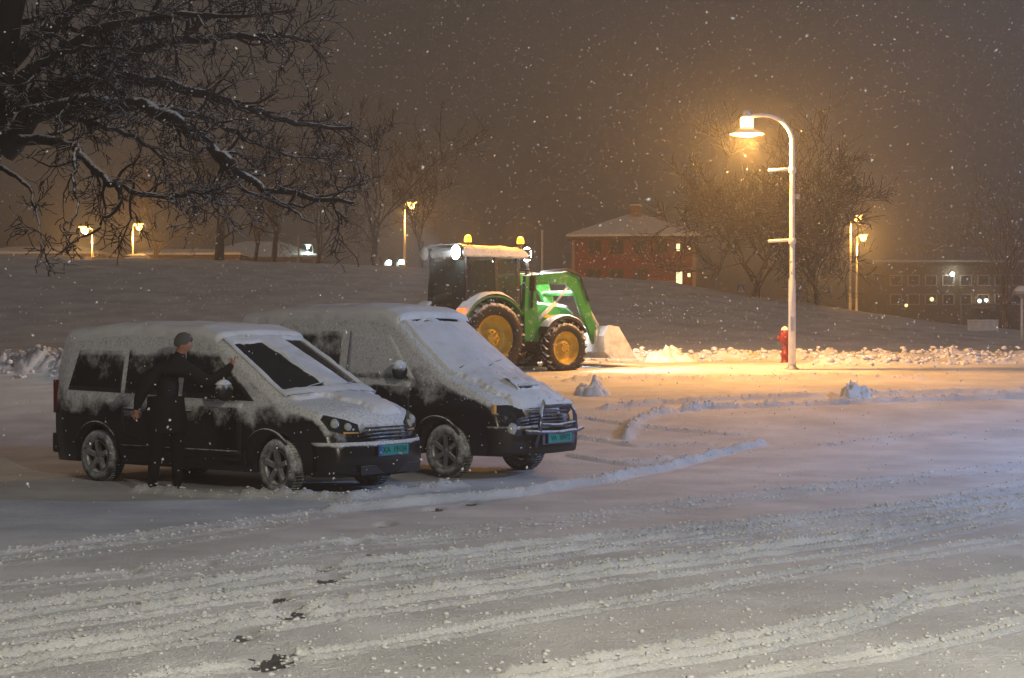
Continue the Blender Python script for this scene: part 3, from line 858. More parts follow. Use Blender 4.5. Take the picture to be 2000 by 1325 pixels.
# front end
def nose_pt(sh, y, z):
    """x of the body front at given lateral position and height"""
    xs = np.linspace(1.6, sh.top[-1][0], 300)
    zt = sh.zt(xs) - sh.crown
    i = int(np.argmin(np.abs(zt - z)))
    return float(sh.shift(xs[i], abs(y)))
for sd in (-1, 1):
    hl = MB()
    poly = []
    for (yy, zz) in ((.42, .70), (.60, .71), (.76, .76), (.80, .88), (.74, .93), (.56, .88), (.42, .82)):
        poly.append((nose_pt(sh1, yy, zz), sd * yy, zz))
    n = len(poly); o_ = [(x + .035, y, z) for x, y, z in poly]; b_ = [(x - .08, y * .98, z) for x, y, z in poly]
    hl.add(o_ + b_, [tuple(range(n))] + [(i, (i + 1) % n, n + (i + 1) % n, n + i) for i in range(n)])
    h_ = hl.build('headlight', M['glass'], caddy)
    for k, (yy, zz, rr_) in enumerate(((.68, .83, .055), (.54, .79, .045))):
        c = (nose_pt(sh1, yy, zz) + .028, sd * yy, zz)
        MB().lathe([(0, .02), (rr_ * .8, .016), (rr_, 0), (rr_ * 1.15, -.01), (rr_ * 1.15, -.03), (0, -.03)], c, 'x', 20).build('lamp_reflector', M['lens'], h_)
    MB().bar((nose_pt(sh1, .44, .715) + .02, sd * .43, .715), (nose_pt(sh1, .62, .725) + .02, sd * .62, .725), .03, .03).build('indicator_strip', M['amberlens'], h_)
    fl = MB().lathe([(0, .02), (.05, .015), (.065, 0), (.07, -.03)], (2.33, sd * .62, .40), 'x', 18); fl.build('fog_lamp', M['lens'], caddy)
gr = MB()
for k in range(4): gr.bar((nose_pt(sh1, .0, .66 + .04 * k) + .03, -.36, .66 + .04 * k), (nose_pt(sh1, 0, .66 + .04 * k) + .03, .36, .66 + .04 * k), .03, .012)
gr.build('grille', M['plastic'], caddy)
def bumper(sh, z0, z1, off, name, root, m):
    u = np.linspace(-1, 1, 40)[None, :]; v = np.linspace(0, 1, 8)[:, None]
    hw = 0.84
    y = u * hw + 0 * v; z = z0 + (z1 - z0) * v + 0 * u
    xf = sh.top[-1][0] + off + .03 * np.sin(v * math.pi) - sh.ip(sh.bow, 2.46) * (np.abs(y) / .9) ** 2 - 0.22 * np.clip((np.abs(u) - .85) / .15, 0, 1) ** 2
    P = np.stack([xf + 0 * y, y, z], -1)
    return panel(name, P, 0.012, m, root)
bumper(sh1, .23, .62, .015, 'bumper', caddy, M['paint'])
MB().bar((2.49, -.52, .30), (2.49, .52, .30), .02, .10).build('lower_grille', M['plastic'], caddy)
plate(caddy, 2.535, .52, 'XA 19124', True)
for sd in (-1, 1):
    MB().box((-2.40, sd * .80, 1.05), (.05, .11, .42)).build('tail_light', M['redlens'], caddy, .01)
MB().box((-2.42, 0, .46), (.12, 1.66, .26)).build('rear_bumper', M['plastic'], caddy, .03)

# ---- the farther van, chrome bar on its nose
A2 = math.radians(-37)
h2 = Vector((math.cos(A2), math.sin(A2), 0)); l2 = Vector((-math.sin(A2), math.cos(A2), 0))
c2 = at(877, 928, 24.3); c2.z = 0
hl_loc = c2 - h2 * 1.50 + l2 * 0.78
def h1_screen(v, f, n):
    t = 0.035 * (1 + .2 * n) * sstep(0, .05, 1.0 - np.abs(f) + .02 * n)
    gap = sstep(0.075, 0.03, np.abs(v - .03 + .01 * n)) * sstep(.0, .3, n + .35) * sstep(.9, .8, np.abs(f))
    return t * (1 - gap) - .006 * gap
def h1_bonnet(v, f, n):
    m = sstep(0, .12, 0.93 - np.abs(f) + .12 * n - .15 * (f < 0) * v) * sstep(1.02, .95, v + .03 * n)
    return .05 * m * (1 + .25 * n) - .005
h1_spec = dict(
    loc=(hl_loc.x, hl_loc.y, -0.075), rz=A2, k=1.02, paint='paint2',
    top=[(-2.45, 1.65), (-2.42, 1.94), (-2.32, 2.10), (-1.5, 2.18), (-.2, 2.20), (.38, 2.16), (.60, 2.08), (1.05, 1.74), (1.58, 1.37), (1.70, 1.31), (2.1, 1.15), (2.34, 1.02), (2.44, .88),
         (2.49, .7), (2.52, .5), (2.53, .44)],
    W=[(0.2, .84), (.5, .895), (.9, .91), (1.15, .90), (1.35, .875), (2.1, .75), (2.4, .70)],
    plan=[(-2.45, .93), (-2.25, .985), (-1.6, 1), (1.3, 1), (1.9, .98), (2.3, .93), (2.53, .88)],
    bow=[(-2.4, 0), (.2, .02), (.6, .06), (1.5, .14), (1.9, .16), (2.53, .22)], zb=.30, r=.12, crown=.04,
    wheels=(-1.56, 1.50), wr=.34, arch=.405, track=1.58, spokes=6, steer=-0.05,
    windows=[('rear_side_window', [(-2.22, 1.34), (-1.42, 1.33), (-1.42, 1.88), (-2.10, 1.88)], 'frost'),
             ('middle_side_window', [(-1.33, 1.32), (-.33, 1.30), (-.33, 1.89), (-1.33, 1.89)], 'frost'),
             ('front_side_window', [(-.20, 1.28), (1.10, 1.26), (.54, 1.84), (-.20, 1.89)], 'snowglass')],
    doors=[[(-.26, .44), (1.02, .44), (1.02, 1.23), (-.26, 1.26)], [(-1.36, .70), (-.30, .48), (-.30, 1.26), (-1.36, 1.28)]],
    handle_z=1.06, sill_z=.55, mirror=(.94, 1.28), screen=(.62, 1.56), screen_snow=h1_screen, roof_snow_t=.97, snow_h=.085, bonnet=(1.58, 2.42), bonnet_snow=h1_bonnet)
van2, sh2 = build_van('passenger_van', h1_spec)
tag(van2, 'taller dark van under thick snow with chrome bar on its nose, nearer the tractor', 'van', 'parked vans')
for sd in (-1, 1):
    poly = [(nose_pt(sh2, yy, zz), sd * yy, zz) for (yy, zz) in ((.40, .80), (.62, .80), (.78, .84), (.80, .95), (.60, .95), (.42, .92))]
    n = len(poly); hl = MB()
    hl.add([(x + .03, y, z) for x, y, z in poly] + [(x - .08, y * .98, z) for x, y, z in poly], [tuple(range(n))] + [(i, (i + 1) % n, n + (i + 1) % n, n + i) for i in range(n)])
    h_ = hl.build('headlight', M['glass'], van2)
    MB().lathe([(0, .03), (.06, .024), (.08, 0), (.09, -.03)], (2.44, sd * .66, .64), 'x', 20).build('fog_lamp', M['lens'], van2)
    MB().lathe([(0, .02), (.03, .016), (.036, -.02)], (2.46, sd * .52, .50), 'x', 14).build('fog_lamp', M['lens'], van2)
    MB().box((nose_pt(sh2, .80, .9) + .03, sd * .84, .90), (.05, .05, .12)).build('indicator', M['amberlens'], van2, .008)
    MB().box((-2.45, sd * .82, 1.2), (.05, .11, .5)).build('tail_light', M['redlens'], van2, .01)
bumper(sh2, .32, .68, .02, 'bumper', van2, M['plastic'])
gr = MB()
for k in range(5): gr.bar((2.50, -.40, .72 + .045 * k), (2.50, .40, .72 + .045 * k), .03, .014)
gr.build('grille', M['chrome'], van2)
bb = MB()       # bull bar: bent tube frame standing in front of the grille
bb.tube([(2.58, -.40, .42), (2.66, -.40, .62), (2.65, -.37, .86), (2.63, -.30, .93), (2.63, .30, .93), (2.65, .37, .86), (2.66, .40, .62), (2.58, .40, .42)], .028, 10)
bb.tube([(2.655, -.39, .70), (2.67, 0, .68), (2.655, .39, .70)], .026, 10)
bb.tube([(2.60, -.62, .62), (2.66, -.40, .60), (2.68, 0, .585), (2.66, .40, .60), (2.60, .62, .62)], .03, 10)
bb.build('bull_bar', M['chrome'], van2)
MB().box((2.66, 0, .52), (.02, .70, .16)).build('bar_skid_panel', M['chrome'], van2, .01)
plate(van2, 2.69, .52, 'VA 18972', False)
P = np.stack(np.meshgrid(np.linspace(-.30, .30, 30), np.linspace(0, 1, 8)), -1)
Pb = np.stack([2.60 + .08 * P[..., 1], P[..., 0], .955 + 0 * P[..., 0]], -1)
snow_layer('bar_snow', Pb, .05 * np.clip(1 - (2 * P[..., 1] - 1) ** 2, 0, 1) * (1 + .5 * nz(Pb, 9, 3, 4)), van2)
sc = MB()       # bonnet air scoop
sc.prism([(1.95, 1.16), (2.16, 1.10), (2.20, 1.19), (2.0, 1.24)], -.22, .22)
sc.build('bonnet_scoop', M['paint2'], van2, .02)
MB().box((2.185, 0, 1.135), (.02, .38, .06)).build('scoop_opening', M['dark'], van2)
Pb = np.stack([1.92 + .30 * P[..., 1], P[..., 0] * .85, 1.235 - .16 * np.clip(P[..., 1] - .2, 0, 1)], -1)
snow_layer('scoop_snow', Pb, .06 * np.clip(1 - (2 * P[..., 1] - 1) ** 4, 0, 1) * (1 + .4 * nz(Pb, 9, 3, 6)), van2)
MB().box((-2.48, 0, .5), (.12, 1.7, .28)).build('rear_bumper', M['plastic'], van2, .03)
# ------------------------------------------------------------------ tractor with front loader, driving off to the right
AT = math.radians(38)
tr_c = at(955, 735, 40.9)
ht = Vector((math.cos(AT), math.sin(AT), 0)); lt = Vector((-math.sin(AT), math.cos(AT), 0))
tz = 0.84
tr_loc = Vector((tr_c.x, tr_c.y, tz)) + lt * 0.80
tractor = empty('tractor', tr_loc, AT)
tag(tractor, 'green tractor with yellow wheels, lit work lamp and front loader bucket on the road', 'tractor')

def big_wheel(x, y, r, w, rim_r, sd):
    ty = MB().lathe([(rim_r, -w * .42), (rim_r * 1.08, -w * .5), (r * .80, -w * .52), (r * .93, -w * .46), (r * .96, 0), (r * .93, w * .46), (r * .80, w * .52), (rim_r * 1.08, w * .5), (rim_r, w * .42), (rim_r, -w * .42)],
                    (x, y, r), 'y', 40)
    n = 22
    for i in range(n):
        for s in (-1, 1):
            a = 2 * math.pi * (i + (.5 if s > 0 else 0)) / n
            Mx = Matrix.Rotation(-a, 3, 'Y') @ Matrix.Rotation(s * .6, 3, 'X')
            c = Vector((x + r * .965 * math.cos(a), y + s * w * .25, r + r * .965 * math.sin(a)))
            ty.box(c, (.075, w * .55, .055), Mx)
    rim = MB().lathe([(rim_r * 1.03, -w * .44), (rim_r * .95, -w * .40), (rim_r * .88, -w * .12), (rim_r * .45, -w * .05), (rim_r * .40, -w * .22), (rim_r * .12, -w * .24), (0, -w * .24)]
                     if sd < 0 else [(rim_r * 1.03, w * .44), (rim_r * .95, w * .40), (rim_r * .88, w * .12), (rim_r * .45, w * .05), (rim_r * .40, w * .22), (rim_r * .12, w * .24), (0, w * .24)],
                     (x, y, r), 'y', 36)
    for i in range(8):
        a = 2 * math.pi * i / 8
        rim.lathe([(0, sd * .05), (.022, sd * .05), (.022, 0)], (x + rim_r * .28 * math.cos(a), y + sd * w * .21, r + rim_r * .28 * math.sin(a)), 'y', 8)
    rm_o = rim.build('wheel', M['yellow'], tractor)
    ty.build('tyre', M['rubber'], rm_o)

for sd in (-1, 1):
    big_wheel(0, sd * .82, .83, .46, .50, sd)
    big_wheel(2.1, sd * .80, .60, .36, .37, sd)
ch = MB()
ch.box((1.15, 0, .82), (2.9, .46, .42)); ch.box((0, 0, .85), (.5, 1.2, .36)); ch.box((2.1, 0, .60), (.3, 1.3, .18)); ch.box((2.72, 0, .80), (.25, .7, .4))
ch.build('chassis', M['tractor_black'], tractor, .02)
hd = MB().prism([(1.02, 1.02), (2.70, .98), (2.82, 1.08), (2.80, 1.40), (2.55, 1.56), (1.02, 1.72)], -.40, .40)
hood = hd.build('bonnet', M['green'], tractor, .05)
MB().box((2.815, 0, 1.2), (.02, .56, .26)).build('grille', M['tractor_black'], hood)
for sd in (-1, 1):
    MB().box((2.83, sd * .2, 1.36), (.03, .2, .08)).build('headlight', M['white_lamp'], tractor, .01)
    MB().box((1.8, sd * .403, 1.32), (1.0, .012, .07)).build('side_stripe', M['yellow'], hood)
P = np.stack(np.meshgrid(np.linspace(1.05, 2.6, 30), np.linspace(-.36, .36, 14)), -1)
Pb = np.stack([P[..., 0], P[..., 1], 1.725 - .11 * (P[..., 0] - 1.02)], -1)
snow_layer('bonnet_snow', Pb, .05 * sstep(-.5, .3, nz(Pb, 3, 3, 7)) * np.clip(1.05 - (P[..., 1] / .37) ** 4, 0, 1), hood)
MB().tube([(1.35, -.44, 1.2), (1.35, -.46, 1.7), (1.35, -.46, 2.5), (1.30, -.46, 2.6)], .05, 10).build('exhaust', M['tractor_black'], tractor)
# cab: posts, panes, roof
cw = .72
posts = MB()
corners = {'rl': (-.55, cw), 'rr': (-.55, -cw), 'ml': (.25, cw + .05), 'mr': (.25, -cw - .05), 'fl': (1.02, cw - .12), 'fr': (1.02, -cw + .12)}
for k, (x, y) in corners.items():
    posts.bar((x, y, 1.02), (x * (.92 if x < 0 else .97), y * .93, 2.62), .07, .09)
posts.box((.22, 0, 1.0), (1.6, 1.45, .10)); posts.box((.95, 0, 1.3), (.10, 1.15, .5)); posts.box((-.5, 0, 1.3), (.08, 1.4, .5))
posts.build('cab_frame', M['tractor_black'], tractor)
def pane(name, a, b, z0, z1):
    ax, ay = a; bx, by = b
    q = [(ax, ay, z0), (bx, by, z0), (bx * .97, by * .94, z1), (ax * .97, ay * .94, z1)]
    nrm = (Vector(q[1]) - Vector(q[0])).cross(Vector(q[3]) - Vector(q[0])).normalized() * .008
    vs_ = [tuple(Vector(p) + nrm) for p in q] + [tuple(Vector(p) - nrm) for p in q]
    MB().add(vs_, [(0, 1, 2, 3), (7, 6, 5, 4)] + [(i, (i + 1) % 4, 4 + (i + 1) % 4, 4 + i) for i in range(4)]).build(name, M['cabglass'], tractor)
mg, nt, b = new_mat('cab_glass')
b.inputs['Base Color'].default_value = (.05, .07, .06, 1); b.inputs['Roughness'].default_value = .12; b.inputs['Alpha'].default_value = .55
M['cabglass'] = mg
pane('cab_rear_window', (-.57, -.66), (-.57, .66), 1.35, 2.55)
pane('cab_door_window', (-.48, -.78), (.20, -.81), 1.1, 2.55)
pane('cab_side_window', (.30, -.80), (.98, -.64), 1.1, 2.55)
pane('cab_door_window', (-.48, .78), (.20, .81), 1.1, 2.55)
pane('cab_side_window', (.30, .80), (.98, .64), 1.1, 2.55)
pane('cab_front_window', (1.03, -.56), (1.03, .56), 1.5, 2.55)
seat = MB().box((.0, 0, 1.35), (.5, .5, .14)); seat.box((-.22, 0, 1.7), (.12, .48, .6)); seat.build('driver_seat', M['tractor_black'], tractor, .03)
MB().tube([(.72, 0, 1.2), (.62, 0, 1.62)], .04, 8).lathe([(.17, .0), (.19, .015), (.17, .03)], (.60, 0, 1.62), 'z', 18).build('steering_wheel', M['tractor_black'], tractor)
roof = MB().prism([(-.68, 2.62), (1.12, 2.62), (1.18, 2.68), (1.05, 2.80), (-.55, 2.84), (-.72, 2.76)], -.78, .78).build('cab_roof', M['roofpaint'], tractor, .04)
P = np.stack(np.meshgrid(np.linspace(-.66, 1.02, 30), np.linspace(-.74, .74, 26)), -1)
Pb = np.stack([P[..., 0], P[..., 1], 2.835 - .022 * (P[..., 0] + .55)], -1)
snow_layer('roof_snow', Pb, .07 * np.clip(1.1 - (P[..., 1] / .75) ** 6, 0, 1) * (1 + .3 * nz(Pb, 3, 3, 8)), roof)
# rear and front mudguards
def arc_guard(x, z, r, a0, a1, y0, y1, name, m, thick=.04):
    n = 14
    vs_ = []; fs = []
    for i in range(n):
        a = a0 + (a1 - a0) * i / (n - 1)
        for rr_ in (r, r + thick):
            for yy in (y0, y1): vs_.append((x + rr_ * math.cos(a), yy, z + rr_ * math.sin(a)))
    for i in range(n - 1):
        b = i * 4; c = b + 4
        fs += [(b, b + 1, c + 1, c), (b + 2, c + 2, c + 3, b + 3), (b, c, c + 2, b + 2), (b + 1, b + 3, c + 3, c + 1)]
    fs += [(0, 2, 3, 1), (4 * n - 4, 4 * n - 3, 4 * n - 1, 4 * n - 2)]
    return MB().add(vs_, fs, False).build(name, m, tractor)
for sd in (-1, 1):
    g = arc_guard(0, .83, .90, math.radians(35), math.radians(165), sd * .58, sd * 1.06, 'rear_fender', M['green'])
    aa = np.linspace(math.radians(45), math.radians(160), 30)[None, :]; yy = np.linspace(.57, 1.07, 14)[:, None]
    Pb = np.stack([.95 * np.cos(aa) + 0 * yy, sd * yy + 0 * aa, .83 + .95 * np.sin(aa) + 0 * yy], -1)
    snow_layer('fender_snow', Pb, .075 * np.sin(aa) * np.clip(1.1 - ((yy - .82) / .26) ** 6, 0, 1) * (1 + .3 * nz(Pb, 3, 3, 9)), g)
    MB().box((-.86, sd * .92, 1.42), (.05, .26, .12)).build('tail_light', M['taillit'] if 'taillit' in M else M['redlens'], g, .01)
    MB().box((-.93, sd * .92, 1.16), (.10, .30, .26)).build('reflector_board', M['whiteink'], g, .01)
    g = arc_guard(2.1, .60, .66, math.radians(30), math.radians(150), sd * .64, sd * .98, 'front_fender', M['tractor_black'])
    aa = np.linspace(math.radians(40), math.radians(140), 24)[None, :]; yy = np.linspace(.63, .99, 12)[:, None]
    Pb = np.stack([2.1 + .71 * np.cos(aa) + 0 * yy, sd * yy + 0 * aa, .60 + .71 * np.sin(aa) + 0 * yy], -1)
    snow_layer('fender_snow', Pb, .06 * np.sin(aa) * np.clip(1.1 - ((yy - .81) / .19) ** 6, 0, 1) * (1 + .3 * nz(Pb, 3, 3, 10)), g)
    # loader on this side: mast, arm, cylinders
    y = sd * .62
    ms = MB().prism([(1.12, .75), (1.55, .75), (1.48, 1.6), (1.38, 2.24), (1.14, 2.24), (1.10, 1.4)], y - .06, y + .06)
    ms.build('loader_mast', M['green'], tractor, .015)
    ar = MB()
    ar.prism([(1.20, 2.02), (1.24, 2.26), (2.45, 2.36), (2.80, 2.18), (3.38, .74), (3.18, .66), (2.58, 1.86), (2.34, 2.06)], y - .05, y + .05)
    ar.build('loader_arm', M['green'], tractor, .015)
    MB().tube([(1.42, y - .0, 1.15), (2.05, y, 1.62)], .05, 10).tube([(2.05, y, 1.62), (2.40, y, 1.98)], .028, 10).build('lift_cylinder', M['steel'], tractor)
    MB().tube([(2.50, y + .09, 2.22), (3.02, y + .09, 1.65)], .045, 10).tube([(3.02, y + .09, 1.65), (3.42, y + .09, 1.12)], .026, 10).build('tilt_cylinder', M['steel'], tractor)
    for q_ in (0, 1):
        yo = y + sd * (.07 + .03 * q_)
        MB().tube([(1.30, yo, 1.5), (1.32, yo, 2.12), (1.55, yo, 2.30 + .03 * q_), (2.3, yo, 2.38 + .03 * q_), (2.72, yo, 2.25 + .02 * q_), (3.0, yo, 1.66)], .016, 6).build('hydraulic_hose', M['tractor_black'], tractor)
    # mirror on its stay
    MB().tube([(.98, sd * .66, 2.35), (1.05, sd * 1.0, 2.35), (1.05, sd * 1.02, 2.2)], .018, 8).box((1.05, sd * 1.05, 2.05), (.05, .18, .34)).build('mirror', M['tractor_black'], tractor)
    # cab steps
    st = MB()
    for k in range(3): st.box((.55, sd * .72, .45 + .22 * k), (.36, .20, .03))
    st.bar((.38, sd * .72, .42), (.38, sd * .72, 1.0), .03, .03); st.bar((.72, sd * .72, .42), (.72, sd * .72, 1.0), .03, .03)
    st.build('steps', M['tractor_black'], tractor)
    # amber beacons on stalks
    bx, by = (-.45, -.62) if sd < 0 else (1.0, -.66)
    MB().tube([(bx, by, 2.82), (bx, by, 2.95)], .03, 10).build('beacon_stalk', M['tractor_black'], tractor)
    bc = MB().lathe([(0, 0), (.08, 0), (.085, .05), (.07, .12), (.04, .15), (0, .155)], (bx, by, 2.95), 'z', 18).build('beacon', M['amber'], tractor)
    add_light('beacon_light', (bx, by, 3.16), (1.0, .40, .04), 90, tractor, .06)
    for fx, dirx in ((-.74, -1), (1.21, 1)):
        h = MB().box((fx - dirx * .03, sd * .60, 2.72), (.10, .30, .24)).build('work_lamp', M['tractor_black'], tractor, .01)
        lit = sd < 0 or dirx > 0
        MB().lathe([(0, .07 * dirx), (.10, .05 * dirx), (.16, 0)], (fx + dirx * .025, sd * .60, 2.72), 'x', 20).build('lamp_lens', M['white_lamp'] if lit else M['lens'], h)
tb = MB().tube([(2.70, -.62, 1.86), (2.70, .62, 1.86)], .06, 12); tb.build('loader_cross_tube', M['green'], tractor)
add_light('work_lamp_light', (-.82, -.60, 2.70), (.92, .97, 1.0), 2600, tractor, .10, 110, (-9, 2.2, 2.2))
add_light('front_lamp_light', (1.28, -.60, 2.70), (.95, .98, 1.0), 3000, tractor, .08, 95, (4.6, -.4, 0.6))
add_light('front_lamp_light', (1.28, .60, 2.70), (.95, .98, 1.0), 500, tractor, .08, 95, (4.6, .4, 0.6))
# bucket: bent shell with side plates, snow heaped in it
bk = MB()
prof = [(3.30, 1.10), (3.18, .85), (3.20, .50), (3.40, .36), (4.10, .36)]
bw_ = 1.02
for (ax, az), (bx, bz) in zip(prof[:-1], prof[1:]):
    bk.bar((ax, 0, az), (bx, 0, bz), 2 * bw_, .03)
for s in (-1, 1):
    bk.prism([(3.30, 1.12), (3.17, .85), (3.19, .50), (3.40, .345), (4.12, .345), (3.98, .62), (3.62, 1.08)], s * bw_ - .015, s * bw_ + .015)
bk.box((4.12, 0, .355), (.10, 2 * bw_ + .04, .03))
for k in range(4): bk.box((3.17, -.75 + .5 * k, .75), (.05, .05, .5))
bk.build('bucket', M['steel'], tractor)
uu = np.linspace(-1, 1, 40)[:, None]; vv = np.linspace(0, 1, 24)[None, :]
Pb = np.stack([3.24 + .78 * vv + 0 * uu, .99 * uu + 0 * vv, .42 + 0 * uu + 0 * vv], -1)
snow_layer('bucket_snow', Pb, (.62 * np.sin(np.clip(vv * 1.1 + .25, 0, 1) * math.pi) * (1 - .25 * uu ** 2)) * (1 + .22 * nz(Pb, 2.2, 4, 11)) + .02, tractor, M['clump'])
hr = MB().box((-.75, 0, .72), (.5, .5, .10)); hr.bar((-.5, -.35, .7), (-1.15, -.42, .55), .06, .06); hr.bar((-.5, .35, .7), (-1.15, .42, .55), .06, .06); hr.box((-1.0, 0, 1.0), (.10, .10, .7))
hr.build('rear_hitch', M['tractor_black'], tractor)

# ------------------------------------------------------------------ street lamps
def globe_lamp(name, x, y, z, H, label, power, col=SODIUM, reach=(-1, 0), scale=1.0, rungs=True):
    """white pole with crook arm, two rung bars and a wide hat-shaped shade"""
    root = empty(name, (x, y, z))
    tag(root, label, 'street lamp', 'crook-armed street lamps')
    dx, dy = reach
    R = .62
    top = H - R
    p = MB()
    p.lathe([(.0, -.25), (.085, -.25), (.085, 2.05), (.066, 2.10), (.062, top)], (0, 0, 0), 'z', 18)
    p.build('pole', M['pole'], root)
    MB().lathe([(.17, -.1), (.17, .02), (.10, .06), (.09, .12)], (0, 0, 0), 'z', 18).build('base_flange', M['galv'], root)
    MB().box((-dx * 0 + .0, -.083, 1.05), (.09, .02, .34)).build('access_door', M['galv'], root, .006)
    arm = []
    for i in range(13):
        a = math.pi * i / 12 * .56
        arm.append((dx * R * (1 - math.cos(a)) * 1.12, dy * R * (1 - math.cos(a)) * 1.12, top + R * math.sin(a)))
    e = arm[-1]; arm.append((e[0] + dx * .16, e[1] + dy * .16, e[2] - .01))
    e = arm[-1]
    MB().tube(arm, .05, 12).build('crook_arm', M['pole'], root)
    if rungs:
        for zz, nm in ((top - .62, 0), (top - 2.25, 1)):
            MB().tube([(0, 0, zz), (dx * .55, dy * .55, zz - .03)], .035, 10).build('rung_bar', M['pole'], root)
            MB().lathe([(.085, -.06), (.092, -.03), (.092, .05), (.08, .07)], (0, 0, zz - .03), 'z', 16).build('collar', M['pole'], root)
        MB().lathe([(0, -.06), (.05, -.05), (.06, 0), (.05, .06), (0, .07)], (-dx * .12, -dy * .12, top - 1.25), 'z', 12).build('sensor', M['galv'], root)
    cx_, cy_, cz_ = e[0] + dx * .06, e[1] + dy * .06, e[2]
    MB().lathe([(0, .14), (.07, .13), (.10, .08), (.10, -.02), (.14, -.04)], (cx_, cy_, cz_), 'z', 18).build('cap', M['pole'], root)
    MB().lathe([(.13, -.03), (.15, -.06), (.15, -.26), (.12, -.28)], (cx_, cy_, cz_), 'z', 20).build('lantern', M['bulb'] if col is SODIUM else M['white_lamp'], root)
    MB().lathe([(.13, -.26), (.18, -.30), (.40, -.41), (.385, -.425), (.17, -.33), (.12, -.30)], (cx_, cy_, cz_), 'z', 28).build('shade', M['pole'], root)
    MB().lathe([(.30, -.395), (.27, -.43), (.18, -.46), (0, -.475)], (cx_, cy_, cz_), 'z', 24).build('bulb_glass', M['bulb'] if col is SODIUM else M['white_lamp'], root)
    add_light('lamp_light', (cx_, cy_, cz_ - .60), col, power, root, .12)
    return root

lp = at(1547, 712, 42.4)
globe_lamp('street_lamp', lp.x, lp.y, surf(lp.x, lp.y), 5.85, 'tall white lamp post with hat-shaped glowing shade over the yellow-lit road', 3400)
# the same kind of lamp stands outside the picture: one behind the photographer, one by the road at the right
globe_lamp('street_lamp', 5.8, 3.0, 0.0, 6.8, 'lamp post beside the photographer lighting the wheel tracks', 3300, (1.0, .91, .68))
globe_lamp('street_lamp', 16.5, 25.0, gz(16.5, 25), 7.5, 'cool white lamp post beyond the right edge of the car park', 4000, (.34, .53, 1.0))

def far_lamp(px, py, D, base_py, label, power, side=1, col=SODIUM, m='bulbfar', rad=.21):
    t = at(px, py, D)
    zb = min(gz(t.x, D) - .2, at(px, base_py, D).z)
    root = empty('road_lamp', (t.x - side * .35, D, zb)); tag(root, label, 'street lamp', 'road lamps on the hill')
    H = t.z - zb
    MB().tube([(0, 0, 0), (0, 0, H * .5), (0, 0, H)], [.085, .07, .05], 10).build('pole', M['galv'], root)
    MB().tube([(0, 0, H - .02), (side * .25, 0, H + .08)], .035, 8).build('arm', M['galv'], root)
    MB().box((side * .40, 0, H + .12), (.62, .30, .10)).build('lamp_head', M['galv'], root, .03)
    MB().lathe([(rad, .0), (rad * .97, -.10), (rad * .8, -.22), (rad * .45, -.31), (0, -.34)], (side * .40, 0, H + .065), 'z', 16).build('lamp_lens', M[m], root)
    add_light('lamp_light', (side * .40, -.1, H - .55), col, power, root, .15)
    return root
far_lamp(168, 447, 92, 515, 'glowing road lamp furthest left, seen through the hanging branches', 1900, -1)
far_lamp(270, 441, 112, 515, 'glowing road lamp right of the hanging branches, above an orange shed', 1700, 1)
far_lamp(802, 399, 105, 525, 'glowing road lamp on the hill just left of the tractor cab', 1900, 1)
far_lamp(1673, 424, 100, 612, 'taller of the two glowing road lamps at the right', 2200, 1)
far_lamp(1684, 462, 112, 614, 'shorter of the two glowing road lamps at the right', 2100, 1)
far_lamp(603, 480, 150, 520, 'small greenish white lamp between the bare trees', 120, -1, (.7, 1, .88), 'greenlamp', .16)

def bollard(px, py, D, label):
    t = at(px, py, D); g = gz(t.x, D) - .3
    root = empty('path_light', (t.x, D, g)); tag(root, label, 'path light', 'low path lights')
    h = t.z - g
    MB().tube([(0, 0, 0), (0, 0, h)], .06, 10).build('post', M['pole'], root)
    MB().lathe([(.0, -.12), (.12, -.10), (.15, 0), (.12, .12), (0, .15)], (.22, 0, h - .02), 'z', 14).build('lamp_globe', M['greenlamp'], root)
    MB().tube([(0, 0, h - .05), (.22, 0, h - .10)], .03, 8).build('bracket', M['pole'], root)
bollard(751, 513, 95, 'left one of two small white lights low on the hill')
bollard(776, 512, 95, 'right one of two small white lights low on the hill')

def plain_post(px, top_py, base_py, D, w, label, m='galv', cap=False):
    t = at(px, top_py, D); g = min(gz(t.x, D), at(px, base_py, D).z) - .2
    root = empty('post', (t.x, D, g)); tag(root, label, 'post', 'thin posts on the hill')
    MB().tube([(0, 0, 0), (0, 0, (t.z - g) * .5), (0, 0, t.z - g)], [w * 1.15, w, w * .9], 10).build('shaft', M[m], root)
    if cap:
        MB().lathe([(0, .14), (.14, .12), (.27, .02), (.27, -.06), (.10, -.12), (.06, -.2)], (0, 0, t.z - g), 'z', 18).build('lamp_hood', M['galv'], root)
        MB().lathe([(0, .24), (.14, .22), (.27, .10), (.27, .025), (.14, .122), (0, .142)], (0, 0, t.z - g), 'z', 18).build('hood_snow', M['snow'], root)
    else:
        MB().lathe([(w * 1.3, -.05), (w * 1.3, .03), (0, .06)], (0, 0, t.z - g), 'z', 12).build('top_cap', M[m], root)
plain_post(583, 462, 516, 88, .05, 'thin orange-lit post between the bare trees')
plain_post(1059, 452, 540, 100, .055, 'thin pale green post right of the tractor cab', 'pole')
plain_post(1877, 575, 645, 80, .04, 'thin pole on the crest left of the white board')
plain_post(1996, 572, 655, 62, .05, 'post with snow-capped mushroom hood at the right edge', 'pole', True)

